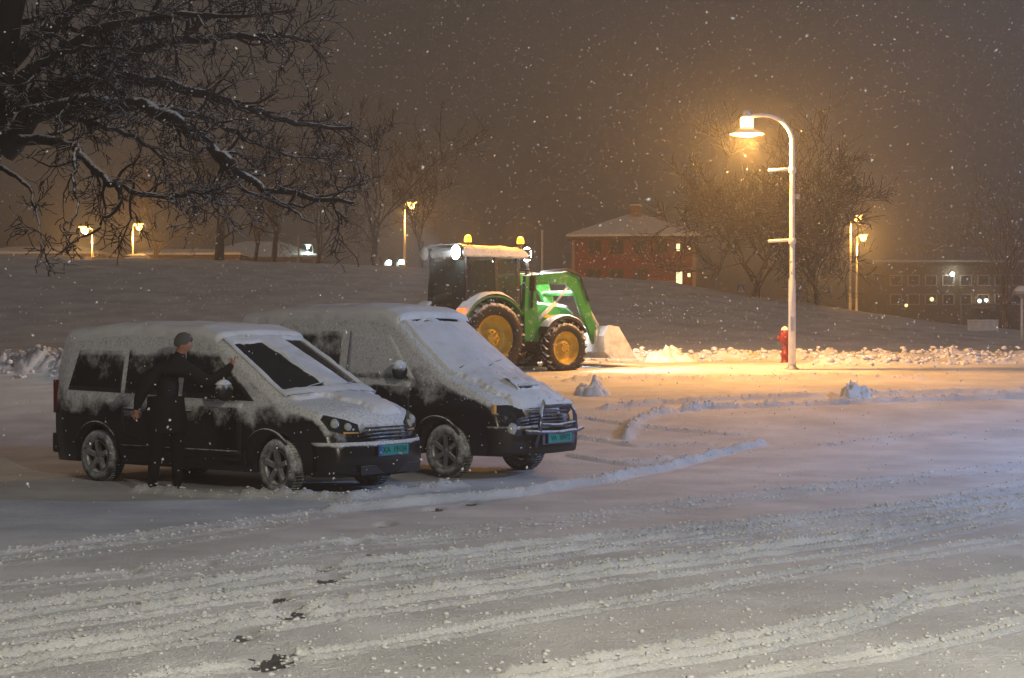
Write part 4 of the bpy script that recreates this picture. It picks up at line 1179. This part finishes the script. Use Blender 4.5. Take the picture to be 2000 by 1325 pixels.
# red hydrant by the lamp
hp = at(1533, 690, 45.2); hg = surf(hp.x, 45.2)
hyd = empty('hydrant', (hp.x, 45.2, hg - .05)); tag(hyd, 'dark red hydrant with rounded head behind the white lamp post', 'hydrant')
MB().lathe([(.13, 0), (.13, .06), (.09, .08), (.085, .20), (.11, .22), (.11, .27), (.085, .29), (.075, .50)], (0, 0, 0), 'z', 18).build('barrel', M['red'], hyd)
MB().lathe([(.075, .50), (.12, .54), (.14, .62), (.14, .74), (.12, .82), (.07, .88), (.0, .90)], (0, 0, 0), 'z', 18).build('bonnet', M['red'], hyd)
for a in (0, math.pi / 2, math.pi):
    MB().tube([(.06 * math.cos(a), -.06 * math.sin(a), .66), (.20 * math.cos(a), -.20 * math.sin(a), .66)], .05, 10).build('outlet', M['red'], hyd)
MB().lathe([(.10, .845), (.07, .91), (0, .95)], (0, 0, 0), 'z', 14).build('snow_cap', M['snow'], hyd)

# pedestrian crossing sign on the crest
sp_ = at(1447, 565, 84); sg = gz(sp_.x, 84)
sign = empty('crossing_sign', (sp_.x, 84, sg - .3)); tag(sign, 'blue square crossing sign with white triangle on the crest', 'road sign')
hs = sp_.z - sg + .3
MB().tube([(0, .03, 0), (0, .03, hs + .3)], .03, 10).build('post', M['galv'], sign)
pn = MB().box((0, 0, hs), (.42, .02, .42)).build('panel', M['signblue'], sign, .005)
MB().add([(-.16, -.014, hs - .15), (.16, -.014, hs - .15), (0, -.014, hs + .16), (-.16, -.011, hs - .15), (.16, -.011, hs - .15), (0, -.011, hs + .16)],
         [(0, 1, 2), (3, 5, 4), (0, 3, 4, 1), (1, 4, 5, 2), (2, 5, 3, 0)]).build('white_triangle', M['whiteink'], pn)
wk = MB()
wk.lathe([(0, -.003), (.018, -.003), (.018, 0)], (.0, -.016, hs + .035), 'y', 10)
for a, b in (((0, hs + .015), (-.005, hs - .05)), ((-.005, hs - .05), (-.045, hs - .12)), ((-.005, hs - .05), (.04, hs - .12)), ((0, hs), (.04, hs - .03)), ((0, hs), (-.04, hs - .03))):
    wk.bar((a[0], -.017, a[1]), (b[0], -.017, b[1]), .004, .016)
wk.build('walking_figure', M['ink'], pn)

# white two-panel board at the right
bp_ = at(1920, 637, 70); bgd = gz(bp_.x, 70)
brd = empty('notice_board', (bp_.x, 70, bgd - .1)); tag(brd, 'pale two-panel board on posts low at the right', 'board')
hb = bp_.z - bgd + .1
for s in (-1, 0, 1): MB().bar((s * .56, .03, 0), (s * .56, .03, hb + .22), .05, .05).build('post', M['pole'], brd)
for s in (-1, 1): MB().box((s * .28, 0, hb), (.52, .03, .36)).build('panel', M['pole'], brd, .005)
MB().box((0, .01, hb + .215), (1.2, .07, .05)).build('top_snow', M['snow'], brd, .015)

# ------------------------------------------------------------------ houses on the hill
def hip_house(name, px, D, wm, dm, eaves_py, peak_py, base_z, label, m, rz=0.0, ridge=.25, over=.45, windows=(), chims=()):
    c = at(px, eaves_py, D); ze = c.z; zp = at(px, peak_py, D).z
    root = empty(name, (c.x, D + dm / 2, base_z), rz); tag(root, label, 'house')
    h = ze - base_z; hp_ = zp - base_z
    wl = MB().box((0, 0, h / 2), (wm, dm, h)).build('wall', M[m], root)
    for sx in (-1, 1):
        for sy in (-1, 1): MB().box((sx * wm / 2, sy * dm / 2, h / 2), (.22, .22, h + .0)).build('corner_board', M['board'], wl)
    a, b = wm / 2 + over, dm / 2 + over; rx = wm / 2 * ridge
    t = .22
    ev = [(-a, -b, h), (a, -b, h), (a, b, h), (-a, b, h)]; rg = [(-rx, 0, hp_), (rx, 0, hp_)]
    rf = MB().add([(x, y, z - t) for x, y, z in ev] + ev + rg, [(3, 2, 1, 0), (0, 1, 5, 4), (1, 2, 6, 5), (2, 3, 7, 6), (3, 0, 4, 7), (4, 5, 9, 8), (5, 6, 9), (6, 7, 8, 9), (7, 4, 8)]).build('roof', M['cladding2'], root)
    o = .06
    n_ = 18
    sn = MB(); ev2 = [(x * 1.01, y * 1.01, z + .03) for x, y, z in ev]; rg2 = [(x, y, z + .20) for x, y, z in rg]; ev3 = [(x, y, z + .15) for x, y, z in ev2]
    sn.add(ev2 + ev3 + rg2, [(0, 1, 5, 4), (1, 2, 6, 5), (2, 3, 7, 6), (3, 0, 4, 7), (4, 5, 9, 8), (5, 6, 9), (6, 7, 8, 9), (7, 4, 8)])
    sn.build('roof_snow', M['snow'], rf, .08)
    for (cx_, cy_, w_, hh) in chims:
        zc = hp_ - .3
        k = MB().box((cx_, cy_, zc + hh / 2), (w_, w_, hh + .6)).build('chimney', M['brick'], rf)
        MB().box((cx_, cy_, zc + hh + .34), (w_ + .08, w_ + .08, .10)).build('chimney_snow', M['snow'], k, .03)
    for (wx, wz, ww, wh, lit) in windows:
        f = MB()
        y = -dm / 2 - .03
        for dx_ in (-1, 1): f.box((wx + dx_ * (ww / 2 + .05), y, wz), (.10, .10, wh + .2))
        for dz_ in (-1, 1): f.box((wx, y, wz + dz_ * (wh / 2 + .05)), (ww + .004, .10, .10))
        if ww > .7: f.box((wx, y, wz), (.06, .08, wh))
        fo = f.build('window', M['frame_dark'], root)
        MB().box((wx, -dm / 2 - .012, wz), (ww, .02, wh)).build('pane', M['window_lit'] if lit else M['pane'], fo)
    return root
hb_ = gz(at(1248, 462, 130).x, 130) - .4
zrow = lambda py: at(0, py, 130).z - hb_
xcol = lambda px: (px - 1248) / F_PX * 130
hip_house('house', 1248, 130, 8.5, 7.5, 463, 417, hb_, 'red-brown two-storey house with snowy hipped roof and chimney on the crest', 'cladding', math.radians(-6), .10,
          windows=[(xcol(1172), zrow(482), .9, .9, 0), (xcol(1215), zrow(482), .9, .9, 0), (xcol(1262), zrow(482), .9, .9, 0), (xcol(1302), zrow(482), .8, .9, 0), (xcol(1335), zrow(484), .26, .50, 1), (xcol(1356), zrow(485), .2, .22, 1),
                   (xcol(1172), zrow(540), .9, .9, 0), (xcol(1215), zrow(540), .9, .9, 0), (xcol(1262), zrow(538), .9, .9, 0), (xcol(1337), zrow(543), .42, .85, 1), (xcol(1356), zrow(538), .2, .25, 1)],
          chims=[(0.05, -.3, .75, .75), (1.75, .9, .4, .3)])
lb = gz(at(470, 500, 140).x, 140) - .5
hip_house('house', 500, 150, 9.5, 8, 503, 472, lb, 'low house with a broad snowy roof behind the bare trees', 'cladding', 0, .3, windows=[(-2, 1.6, .9, .8, 0), (1.5, 1.6, .9, .8, 0)])
hip_house('house', 370, 125, 6.5, 5, 499, 489, gz(at(370, 500, 125).x, 125) - .5, 'long low red outbuilding left of the thick bare tree', 'cladding', 0, .8, .25, windows=[(-1.5, 1.3, .7, .5, 0)])
hip_house('shed', 265, 108, 1.1, 1.2, 506, 502, gz(at(265, 500, 108).x, 108) - .4, 'small orange-lit shed under the second lamp from the left', 'board', 0, .8, .1, windows=[(0, .5, .3, .3, 0)])
hip_house('house', 70, 125, 8, 6, 497, 484, gz(at(70, 500, 125).x, 125) - .5, 'low orange-lit house at the left edge behind the branches', 'cladding', 0, .6, .3, windows=[(1.2, 1.2, .9, .6, 0)])

bD = 165
bz = 0.6
ztop = at(0, 520, bD).z
bl = empty('apartment_building', (at(1880, 600, bD).x, bD + 6, bz)); tag(bl, 'long dim building with flat snowy roof and scattered lamps at far right', 'building')
bw2, bh = 15.5, ztop - bz
MB().box((0, 0, bh / 2), (bw2, 12, bh)).build('wall', M['cladding2'], bl)
rf = MB().box((0, 0, bh + .15), (bw2 + 1, 13, .3)).build('roof', M['cladding2'], bl)
MB().box((0, 0, bh + .42), (bw2 + .96, 12.96, .24)).build('roof_snow', M['snow'], rf, .06)
def bx(px): return (px - 1880) / F_PX * bD
def bzz(py): return at(0, py, bD).z - bz
for px in range(1750, 2010, 34):
    for py in (548, 585):
        fo = MB()
        w_, h_ = .9, .8
        x_, z_ = bx(px), bzz(py)
        for d in (-1, 1): fo.box((x_ + d * (w_ / 2 + .05), -6.03, z_), (.1, .1, h_ + .2)); fo.box((x_, -6.03, z_ + d * (h_ / 2 + .05)), (w_ + .004, .1, .1))
        f = fo.build('window', M['board'], bl)
        MB().box((x_, -6.01, z_), (w_, .02, h_)).build('pane', M['pane'], f)
for px, py, m, r_ in ((1859, 536, 'greenlamp', .22), (1819, 585, 'window_lit', .2), (1769, 597, 'window_lit', .16), (1912, 588, 'greenlamp', .16), (1925, 587, 'greenlamp', .16)):
    f = MB().lathe([(r_ * 1.1, .0), (r_ * 1.1, -.12), (0, -.12)], (bx(px), -6.06, bzz(py)), 'y', 14).build('wall_lamp', M['galv'], bl)
    MB().lathe([(r_, -.12), (r_ * .9, -.25), (r_ * .5, -.32), (0, -.34)], (bx(px), -6.0, bzz(py)), 'y', 14).build('lamp_lens', M[m], f)
cp_ = MB().box((bx(1920), -6.6, bzz(594)), (2.4, 1.2, .12)); cp_.box((bx(1920), -6.1, bzz(600)), (2.2, .1, .3)); cp_.build('entrance_canopy', M['board'], bl)
add_light('entrance_light', (bx(1918), -7.0, bzz(592)), (1, .9, .6), 60, bl, .15)
add_light('wall_light', (bx(1859), -6.7, bzz(536)), (.8, 1, .9), 90, bl, .15)
# ------------------------------------------------------------------ bare trees
def tubes_mesh(name, lines, k=5):
    """lines: list of (points, radii); one mesh of tapered tubes"""
    Vs, Fs = [], []; base = 0
    ang = np.arange(k) * 2 * np.pi / k
    for pts, rad in lines:
        p = np.asarray(pts, float); r = np.asarray(rad, float); n = len(p)
        d = np.gradient(p, axis=0); d /= np.linalg.norm(d, axis=1, keepdims=True) + 1e-9
        up = np.where(np.abs(d[:, 2:3]) < .9, np.array([[0, 0, 1.]]), np.array([[1., 0, 0]]))
        a = np.cross(d, up); a /= np.linalg.norm(a, axis=1, keepdims=True) + 1e-9
        b = np.cross(a, d)
        V = p[:, None] + r[:, None, None] * (a[:, None] * np.cos(ang)[None, :, None] + b[:, None] * np.sin(ang)[None, :, None])
        Vs.append(V.reshape(-1, 3))
        i = np.arange(n - 1)[:, None] * k; j = np.arange(k)[None]; j2 = (j + 1) % k
        Fs.append(np.stack([i + j, i + j2, i + k + j2, i + k + j], -1).reshape(-1, 4) + base)
        base += n * k
    return fastmesh(name, np.concatenate(Vs), np.concatenate(Fs), True)

def grow(r, p, d, L, rad, lvl, maxl, lines, droop=0.0, up=0.0, wig=.28, split=(3, 6), n=6):
    pts = [p.copy()]; rs = [rad]
    st = L / n; q = p.copy(); dd = d.copy()
    for i in range(n):
        dd = dd + np.array([r.gauss(0, wig), r.gauss(0, wig), r.gauss(0, wig) + up - droop * (i / n)])
        dd /= np.linalg.norm(dd); q = q + dd * st
        pts.append(q.copy()); rs.append(rad * (1 - .72 * (i + 1) / n))
    lines.append((pts, rs, lvl))
    if lvl >= maxl: return
    m = r.randint(*split)
    for c in range(m):
        f = r.uniform(.2, 1.0); i = min(n - 1, int(f * n))
        b = pts[i] + (pts[i + 1] - pts[i]) * (f * n - i if i < n else 1)
        t = pts[i + 1] - pts[i]; t /= np.linalg.norm(t)
        ax = np.array([r.gauss(0, 1) for _ in range(3)]); ax -= ax.dot(t) * t; ax /= np.linalg.norm(ax) + 1e-9
        an = r.uniform(.45, 1.1)
        nd = t * math.cos(an) + ax * math.sin(an)
        grow(r, b, nd, L * r.uniform(.38, .65), max(rs[i] * r.uniform(.42, .62), .003), lvl + 1, maxl, lines, droop, up, wig, split, max(3, n - 1))

def smooth_line(P, n):
    P = np.array(P, float)
    t = np.concatenate([[0], np.cumsum(np.linalg.norm(np.diff(P, axis=0), axis=1))]); s = np.linspace(0, t[-1], n)
    out = np.stack([np.interp(s, t, P[:, i]) for i in range(3)], 1)
    for _ in range(2): out[1:-1] = .25 * out[:-2] + .5 * out[1:-1] + .25 * out[2:]
    return out

# the big tree: its trunk stands just left of the picture, limbs reach in over the vans
TD = 27.0
R5 = random.Random(5)
LIMBS = [   # pixels, depth from, depth to, radius at root (m)
    ([(12, 300), (60, 232), (140, 207), (200, 200), (260, 203), (300, 212), (345, 240), (400, 270), (450, 320), (500, 360), (545, 378), (610, 388), (690, 398)], 0, -2.0, .13),
    ([(18, 285), (75, 205), (150, 165), (200, 150), (260, 150), (330, 158), (400, 190), (450, 202), (520, 225), (600, 245), (690, 249)], 0, 1.5, .12),
    ([(20, 200), (110, 170), (190, 140), (250, 118), (300, 92), (345, 78), (400, 82), (460, 75), (530, 70), (612, 80)], 0, 0.5, .11),
    ([(15, 270), (90, 270), (150, 295), (180, 330), (220, 360), (265, 383), (330, 390), (400, 378), (455, 362)], 0, -3.0, .07),
    ([(0, 330), (45, 350), (70, 400), (78, 450), (95, 478)], 0, -2.5, .035),
    ([(235, 365), (240, 400), (205, 430), (185, 450), (150, 470), (110, 500)], -2.2, -2.8, .03),
    ([(150, 295), (135, 340), (160, 400), (140, 440), (120, 495)], -1.5, -3, .028),
    ([(25, 120), (90, 60), (150, 20), (220, -40), (300, -110)], 0, 1, .11),
    ([(190, 140), (225, 80), (222, 30), (235, -50)], .2, .8, .06),
    ([(300, 92), (292, 40), (310, 0), (350, -60)], .3, -.6, .05),
    ([(345, 78), (400, 40), (450, 15), (520, -15), (600, -30)], .3, 1.2, .05),
    ([(30, 160), (100, 110), (180, 60), (260, 40), (360, 30), (450, 35), (560, 22)], 0, -1.5, .08),
    ([(300, 212), (360, 215), (430, 240), (500, 280), (560, 300), (640, 310)], -.6, .6, .05),
    ([(400, 270), (430, 310), (470, 372), (530, 395), (590, 425), (620, 440)], -1, -2, .04),
    ([(60, 232), (110, 220), (180, 240), (250, 262), (310, 300), (330, 345), (345, 380)], 0, 2, .05),
    ([(15, 230), (70, 130), (120, 100), (170, 90), (240, 95)], 0, -2, .06),
    ([(0, 60), (60, 30), (130, 60), (210, 70), (280, 60)], 0, 2, .06),
]
big = empty('broadleaf_tree', (at(-130, 700, TD).x, TD, surf(at(-130, 700, TD).x, TD) - .1))
tag(big, 'large dark bare tree reaching in from the left with snow on its branches', 'tree')
org = np.array(big.location)
trunk_px = [(-135, 960), (-120, 800), (-95, 620), (-70, 430), (-28, 310), (-8, 210), (5, 110), (25, 0), (60, -130), (90, -260)]
tp = [np.array(at(px, py, TD)) for px, py in trunk_px]
tl = smooth_line(tp, 22)
trd = np.interp(np.linspace(0, 1, 22), [0, .1, .5, 1], [.50, .36, .25, .12])
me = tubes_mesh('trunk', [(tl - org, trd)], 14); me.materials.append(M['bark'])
link(bpy.data.objects.new('trunk', me), big)
lines = []
for pxs, d0, d1, r0 in LIMBS:
    P = []
    for i, (px, py) in enumerate(pxs):
        t = i / (len(pxs) - 1)
        P.append(np.array(at(px + R5.gauss(0, 2), py + R5.gauss(0, 2), TD + d0 + (d1 - d0) * t)))
    n = max(10, len(pxs) * 3)
    L = smooth_line(P, n)
    L[1:-1] += np.array([[R5.gauss(0, .02) for _ in range(3)] for _ in range(n - 2)])
    rs = 1.35 * r0 * (1 - .85 * np.linspace(0, 1, n) ** .8)
    lines.append((L, rs, 0))
    total = np.linalg.norm(np.diff(L, axis=0), axis=1).sum()
    for k in range(int(total * (5.4 if r0 > .045 else 1.2))):
        f = R5.uniform(.12, 1.0); i = min(n - 2, int(f * (n - 1)))
        t = L[i + 1] - L[i]; t /= np.linalg.norm(t)
        ax = np.array([R5.gauss(0, 1), R5.gauss(0, 1), R5.gauss(0.15, 1)]); ax -= ax.dot(t) * t; ax /= np.linalg.norm(ax)
        an = R5.uniform(.5, 1.15)
        grow(R5, L[i].copy(), t * math.cos(an) + ax * math.sin(an), R5.uniform(.35, .95), max(.011, min(rs[i] * .55, .03)), 1, 3, lines, .05, .02, .30, (3, 6), 6)
thick = [(np.array(p) - org, np.array(r)) for p, r, l in lines if l <= 1]
thin = [(np.array(p) - org, np.maximum(np.array(r), .0075)) for p, r, l in lines if l > 1]
me = tubes_mesh('limbs', thick, 7); me.materials.append(M['bark']); link(bpy.data.objects.new('limbs', me), big)
me = tubes_mesh('crown', thin, 3); me.materials.append(M['bark']); link(bpy.data.objects.new('crown', me), big)

def bare_tree(px, base_py, D, top_py, r0, label, seed, lean=0.0, fork=.35, spread=.5, dens=(4, 6), maxl=3, tw=.012):
    r = random.Random(seed)
    b = at(px, base_py, D); b.z = min(b.z, gz(b.x, D)) - .2
    H = at(px, top_py, D).z - b.z
    root = empty('bare_tree', b); tag(root, label, 'tree', 'bare trees on the hill')
    n = 8
    tr = [np.zeros(3)]
    d = np.array([lean, 0, 1.0])
    for i in range(n):
        d = d + np.array([r.gauss(0, .07), r.gauss(0, .07), .05]); d /= np.linalg.norm(d)
        tr.append(tr[-1] + d * H * fork / n)
    rr_ = np.linspace(r0, r0 * .72, n + 1); rr_[0] = r0 * 1.35
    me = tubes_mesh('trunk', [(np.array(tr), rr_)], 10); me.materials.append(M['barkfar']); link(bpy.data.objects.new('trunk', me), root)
    ln = []
    for k in range(r.randint(4, 6)):
        a = r.uniform(0, 6.28); an = r.uniform(.15, spread + .25)
        nd = np.array([math.sin(an) * math.cos(a), math.sin(an) * math.sin(a), math.cos(an)])
        i = n - r.randint(0, 3)
        grow(r, tr[i].copy(), nd, H * (1 - fork) * r.uniform(.75, 1.05), r0 * r.uniform(.35, .6), 1, maxl + 1, ln, 0, .05, .16, dens, 7)
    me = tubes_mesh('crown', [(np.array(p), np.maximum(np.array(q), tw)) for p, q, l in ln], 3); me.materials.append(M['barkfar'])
    link(bpy.data.objects.new('crown', me), root)
    return root
bare_tree(427, 515, 84, 300, .24, 'thickest of the bare trees on the crest, forked above a stout trunk', 21, .02, .38)
bare_tree(497, 512, 90, 320, .11, 'slim leaning bare tree just right of the thick forked trunk', 22, -.10, .35)
bare_tree(532, 514, 88, 300, .15, 'straight slim bare tree, third trunk from the left on the crest', 23, .02, .40)
bare_tree(617, 518, 92, 330, .13, 'bare tree with a forked trunk right of the thin orange post', 24, .05, .22)
bare_tree(730, 522, 88, 255, .17, 'wide bare tree with V-shaped limbs left of the lamp by the tractor', 25, .0, .22, .6)
bare_tree(820, 525, 100, 280, .13, 'faint bare tree right behind the lamp by the tractor', 26, .0, .3)
bare_tree(1475, 600, 80, 280, .21, 'broad twiggy bare tree behind the white lamp post', 27, .0, .18, .75, (7, 9), 3, .018)
bare_tree(1595, 615, 84, 340, .16, 'smaller twiggy bare tree between the lamp post and the pair of lamps', 28, .0, .2, .7, (6, 8), 3, .016)
bare_tree(1965, 650, 120, 350, .22, 'dim bare tree before the building at the right edge', 29, .0, .25, .6)
bare_tree(300, 515, 118, 330, .15, 'faint bare tree behind the lamp with the shed', 30, .0, .3, .6)

# ------------------------------------------------------------------ man clearing the near van
PD = 22.15
def pj(px, py, dd=0.0): return at(px, py, PD + dd)
def person():
    root_loc = pj(325, 964); gzv = surf(root_loc.x, PD); root_loc.z = gzv
    J = {}; E = []; Rr = {}
    def j(n, px, py, dd, rx, ry=None):
        J[n] = pj(px, py, dd) - root_loc; Rr[n] = (rx, ry or rx)
    def e(*ns):
        for a, b in zip(ns[:-1], ns[1:]): E.append((a, b))
    j('pelvis', 324, 812, 0, .19, .15); j('waist', 325, 778, .0, .20, .155); j('chest', 332, 738, .02, .215, .165); j('upper', 341, 714, .05, .175, .14)
    j('neck', 347, 697, .07, .062); j('head0', 354, 686, .09, .085); j('head1', 360, 675, .10, .098); j('head2', 360, 665, .10, .092); j('crown', 359, 658, .10, .06)
    e('pelvis', 'waist', 'chest', 'upper', 'neck', 'head0', 'head1', 'head2', 'crown')
    j('nose', 374.5, 675, .08, .020); e('head1', 'nose')
    j('ear', 357, 675, -.005, .018); e('head1', 'ear')
    # left arm, hanging back
    j('shl', 308, 722, -.05, .105); j('uparml', 291, 745, -.08, .092); j('elbl', 276, 768, -.10, .082); j('forel', 270, 785, -.09, .068); j('wrl', 267, 797, -.08, .042)
    e('upper', 'shl', 'uparml', 'elbl', 'forel', 'wrl')
    # right arm, reaching along the windscreen pillar
    j('shr', 374, 722, .06, .108); j('uparmr', 392, 741, .05, .098); j('elbr', 411, 749, .06, .092); j('forer', 433, 733, .12, .080); j('wrr', 450, 716, .18, .050)
    e('upper', 'shr', 'uparmr', 'elbr', 'forer', 'wrr')
    # hands: palm and five fingers each
    def hand(w, s, cx_, cy_, cd, dirs):
        j(s + 'palm', cx_, cy_, cd, .036, .024); e(w, s + 'palm')
        for i, (ox, oy, od, ln) in enumerate(dirs):
            bx_, by_ = cx_ + ox * 4, cy_ + oy * 4
            j(s + 'f%da' % i, bx_ + ox * ln * .5, by_ + oy * ln * .5, cd + od, .0105); j(s + 'f%db' % i, bx_ + ox * ln * .85 - .8, by_ + oy * ln, cd + od * 1.3, .0085)
            e(s + 'palm', s + 'f%da' % i, s + 'f%db' % i)
    hand('wrl', 'l', 266, 803, -.075, [(-.55, .85, -.02, 11), (-.25, 1, -.035, 13), (.1, 1, -.03, 13.5), (.4, .95, -.015, 11), (.9, .35, .03, 8)])
    hand('wrr', 'r', 456, 710, .20, [(.9, -.2, .0, 11), (.9, -.55, .01, 13), (.65, -.8, .015, 13), (.35, -.95, .01, 11), (-.3, -.9, -.02, 8)])
    # legs
    for s, hx, kx, ky, ax, ay, dd, fx in (('a', 310, 305, 880, 297, 946, -.08, 289), ('b', 343, 347, 880, 346, 943, .08, 356)):
        j('hip' + s, hx, 828, dd, .125); j('thigh' + s, (hx + kx) / 2, 852, dd, .11); j('knee' + s, kx, ky, dd, .085); j('calf' + s, (kx + ax) / 2, 905, dd, .08); j('ank' + s, ax, ay, dd, .06)
        j('heel' + s, ax - 2, 958, dd, .05); j('toe' + s, ax + 17, 960, dd + .10, .042)
        e('pelvis', 'hip' + s, 'thigh' + s, 'knee' + s, 'calf' + s, 'ank' + s, 'heel' + s, 'toe' + s)
    names = list(J); idx = {n: i for i, n in enumerate(names)}
    me = bpy.data.meshes.new('person_frame')
    me.from_pydata([J[n] for n in names], [(idx[a], idx[b]) for a, b in E], [])
    o = bpy.data.objects.new('person_frame', me); COL.objects.link(o)
    md = o.modifiers.new('skin', 'SKIN'); md.use_smooth_shade = True; md.branch_smoothing = .6
    for i, n in enumerate(names):
        sv = me.skin_vertices[0].data[i]; sv.radius = Rr[n]; sv.use_root = (n == 'pelvis')
    ss = o.modifiers.new('sub', 'SUBSURF'); ss.levels = 2; ss.render_levels = 2
    bpy.context.view_layer.update()
    m2 = bpy.data.meshes.new_from_object(o.evaluated_get(bpy.context.evaluated_depsgraph_get()))
    bpy.data.objects.remove(o)
    m2.materials.clear()
    for m in ('cloth', 'trousers', 'shoe', 'skin'): m2.materials.append(M[m])
    jn = np.array([J[n][:] for n in names])
    def zone(n):
        if n[0] in 'lr' and (n[1:] == 'palm' or n[1:2] == 'f'): return 3
        if n in ('head0', 'head1', 'head2', 'crown', 'nose', 'ear'): return 3
        if n.startswith(('heel', 'toe')): return 2
        if n.startswith(('hip', 'thigh', 'knee', 'calf', 'ank')): return 1
        return 0
    zn = [zone(n) for n in names]
    for p in m2.polygons:
        c = np.array(p.center[:]); p.material_index = zn[int(np.argmin(((jn - c) ** 2).sum(1)))]
        p.use_smooth = True
    m2.name = 'person'
    po = link(bpy.data.objects.new('person', m2)); po.location = root_loc
    tag(po, 'man in black coat reaching to the windscreen of the nearer van', 'person')
    # hair: cap over crown, back and sides of the head, leaving the face
    hc = J['head1'].lerp(J['head2'], .6) + Vector((-.008, 0, .004))
    mb = MB(); nu, nv = 24, 12; vs_ = []; fs = []
    for i in range(nv):
        for k in range(nu):
            th = math.pi * .66 * i / (nv - 1); ph = 2 * math.pi * k / nu
            face = max(0, math.cos(ph)) ** 1.5          # towards the face (right of picture)
            th *= 1 - .42 * face
            rr_ = .118 * (1 + .05 * mnoise.noise(Vector((math.cos(ph) * 3 * math.sin(th), math.sin(ph) * 3 * math.sin(th), 3 * math.cos(th)))) )
            vs_.append(hc + Vector((rr_ * math.sin(th) * math.cos(ph), rr_ * .93 * math.sin(th) * math.sin(ph), rr_ * math.cos(th))))
    for i in range(nv - 1):
        for k in range(nu): fs.append((i * nu + k, i * nu + (k + 1) % nu, (i + 1) * nu + (k + 1) % nu, (i + 1) * nu + k))
    mb.add(vs_, fs, True).build('hair', M['hair'], po)
    # coat: hem skirt and collar
    ct = MB(); ring = []
    pc, wc = J['pelvis'], J['waist']
    prof = [(wc + Vector((0, 0, .02)), .222, .178), (pc + Vector((0, 0, .03)), .23, .185), (pc + Vector((0, 0, -.08)), .238, .19), (pc + Vector((-.005, 0, -.20)), .24, .195)]
    for c, a, b in prof:
        for k in range(20):
            t = 2 * math.pi * k / 20; ring.append(c + Vector((a * math.cos(t) * (1 + .05 * math.sin(5 * t + c.z * 9) + .02 * math.sin(11 * t)), b * math.sin(t), 0)))
    ct.add(ring, [(i * 20 + k, i * 20 + (k + 1) % 20, (i + 1) * 20 + (k + 1) % 20, (i + 1) * 20 + k) for i in range(3) for k in range(20)], True).build('coat_skirt', M['cloth'], po)
    nk = J['neck']
    MB().lathe([(.105, -.06), (.098, .0), (.092, .035), (.080, .03), (.085, -.05)], nk, 'z', 18).build('collar', M['cloth'], po)
person()

# ------------------------------------------------------------------ falling snow (stuff) and the snowy air
NF = 150000
fx = rng.uniform(-18, 22, NF); fy = rng.uniform(11.0, 74, NF); fz = rng.uniform(0, 17, NF)
keep = fz > base_z(fx, fy) + .05
fx, fy, fz = fx[keep], fy[keep], fz[keep]; NF = len(fx)
OV = np.array([(1, 0, 0), (-.5, .87, 0), (-.5, -.87, 0), (0, 0, 1), (0, 0, -1)], float)
OF = np.array([(0, 1, 3), (1, 2, 3), (2, 0, 3), (1, 0, 4), (2, 1, 4), (0, 2, 4)])
sz = np.clip(rng.lognormal(math.log(.0078), .40, NF), .0035, .019)
# flakes at rest, turned every way
dw = rng.normal(size=(NF, 3)); dw /= np.linalg.norm(dw, axis=1, keepdims=True)
a_ = np.cross(dw, rng.normal(size=(NF, 3))); a_ /= np.linalg.norm(a_, axis=1, keepdims=True); b_ = np.cross(dw, a_)
qm = np.stack([a_, b_, dw], 1)
scl = sz[:, None] * np.stack([rng.uniform(.7, 1.0, NF), rng.uniform(.6, .9, NF), rng.uniform(.9, 1.4, NF)], 1)
V = (OV[None] * scl[:, None]) @ qm
V = V + np.stack([fx, fy, fz], 1)[:, None]
Fc = (OF[None] + (np.arange(NF) * 5)[:, None, None]).reshape(-1, 3)
me = fastmesh('falling_snow', V.reshape(-1, 3), Fc)
fm, nt, b = new_mat('snowflake')
b.inputs['Base Color'].default_value = (.9, .9, .9, 1); b.inputs['Roughness'].default_value = .6
tr_ = nt.nodes.new('ShaderNodeBsdfTranslucent'); tr_.inputs[0].default_value = (.9, .9, .9, 1)
ms_ = nt.nodes.new('ShaderNodeMixShader'); ms_.inputs[0].default_value = .45
nt.links.new(b.outputs[0], ms_.inputs[1]); nt.links.new(tr_.outputs[0], ms_.inputs[2]); nt.links.new(ms_.outputs[0], nt.nodes['Material Output'].inputs['Surface'])
me.materials.append(fm)
tag(link(bpy.data.objects.new('falling_snow', me)), 'snowflakes falling through the air over car park and road', 'snow', kind='stuff')

hz = MB().box((0, 135, 17.5), (700, 420, 41)).build('haze', None)
hm = bpy.data.materials.new('snowy_air'); hm.use_nodes = True; nt = hm.node_tree; nt.nodes.clear()
out = nt.nodes.new('ShaderNodeOutputMaterial'); pv = nt.nodes.new('ShaderNodeVolumePrincipled')
pv.inputs['Color'].default_value = (.82, .87, .94, 1); pv.inputs['Density'].default_value = 0.0032; pv.inputs['Anisotropy'].default_value = 0.6
nt.links.new(pv.outputs[0], out.inputs['Volume'])
hz.data.materials.append(hm)
tag(hz, 'thin haze of fine falling snow in the night air', 'haze', kind='stuff')
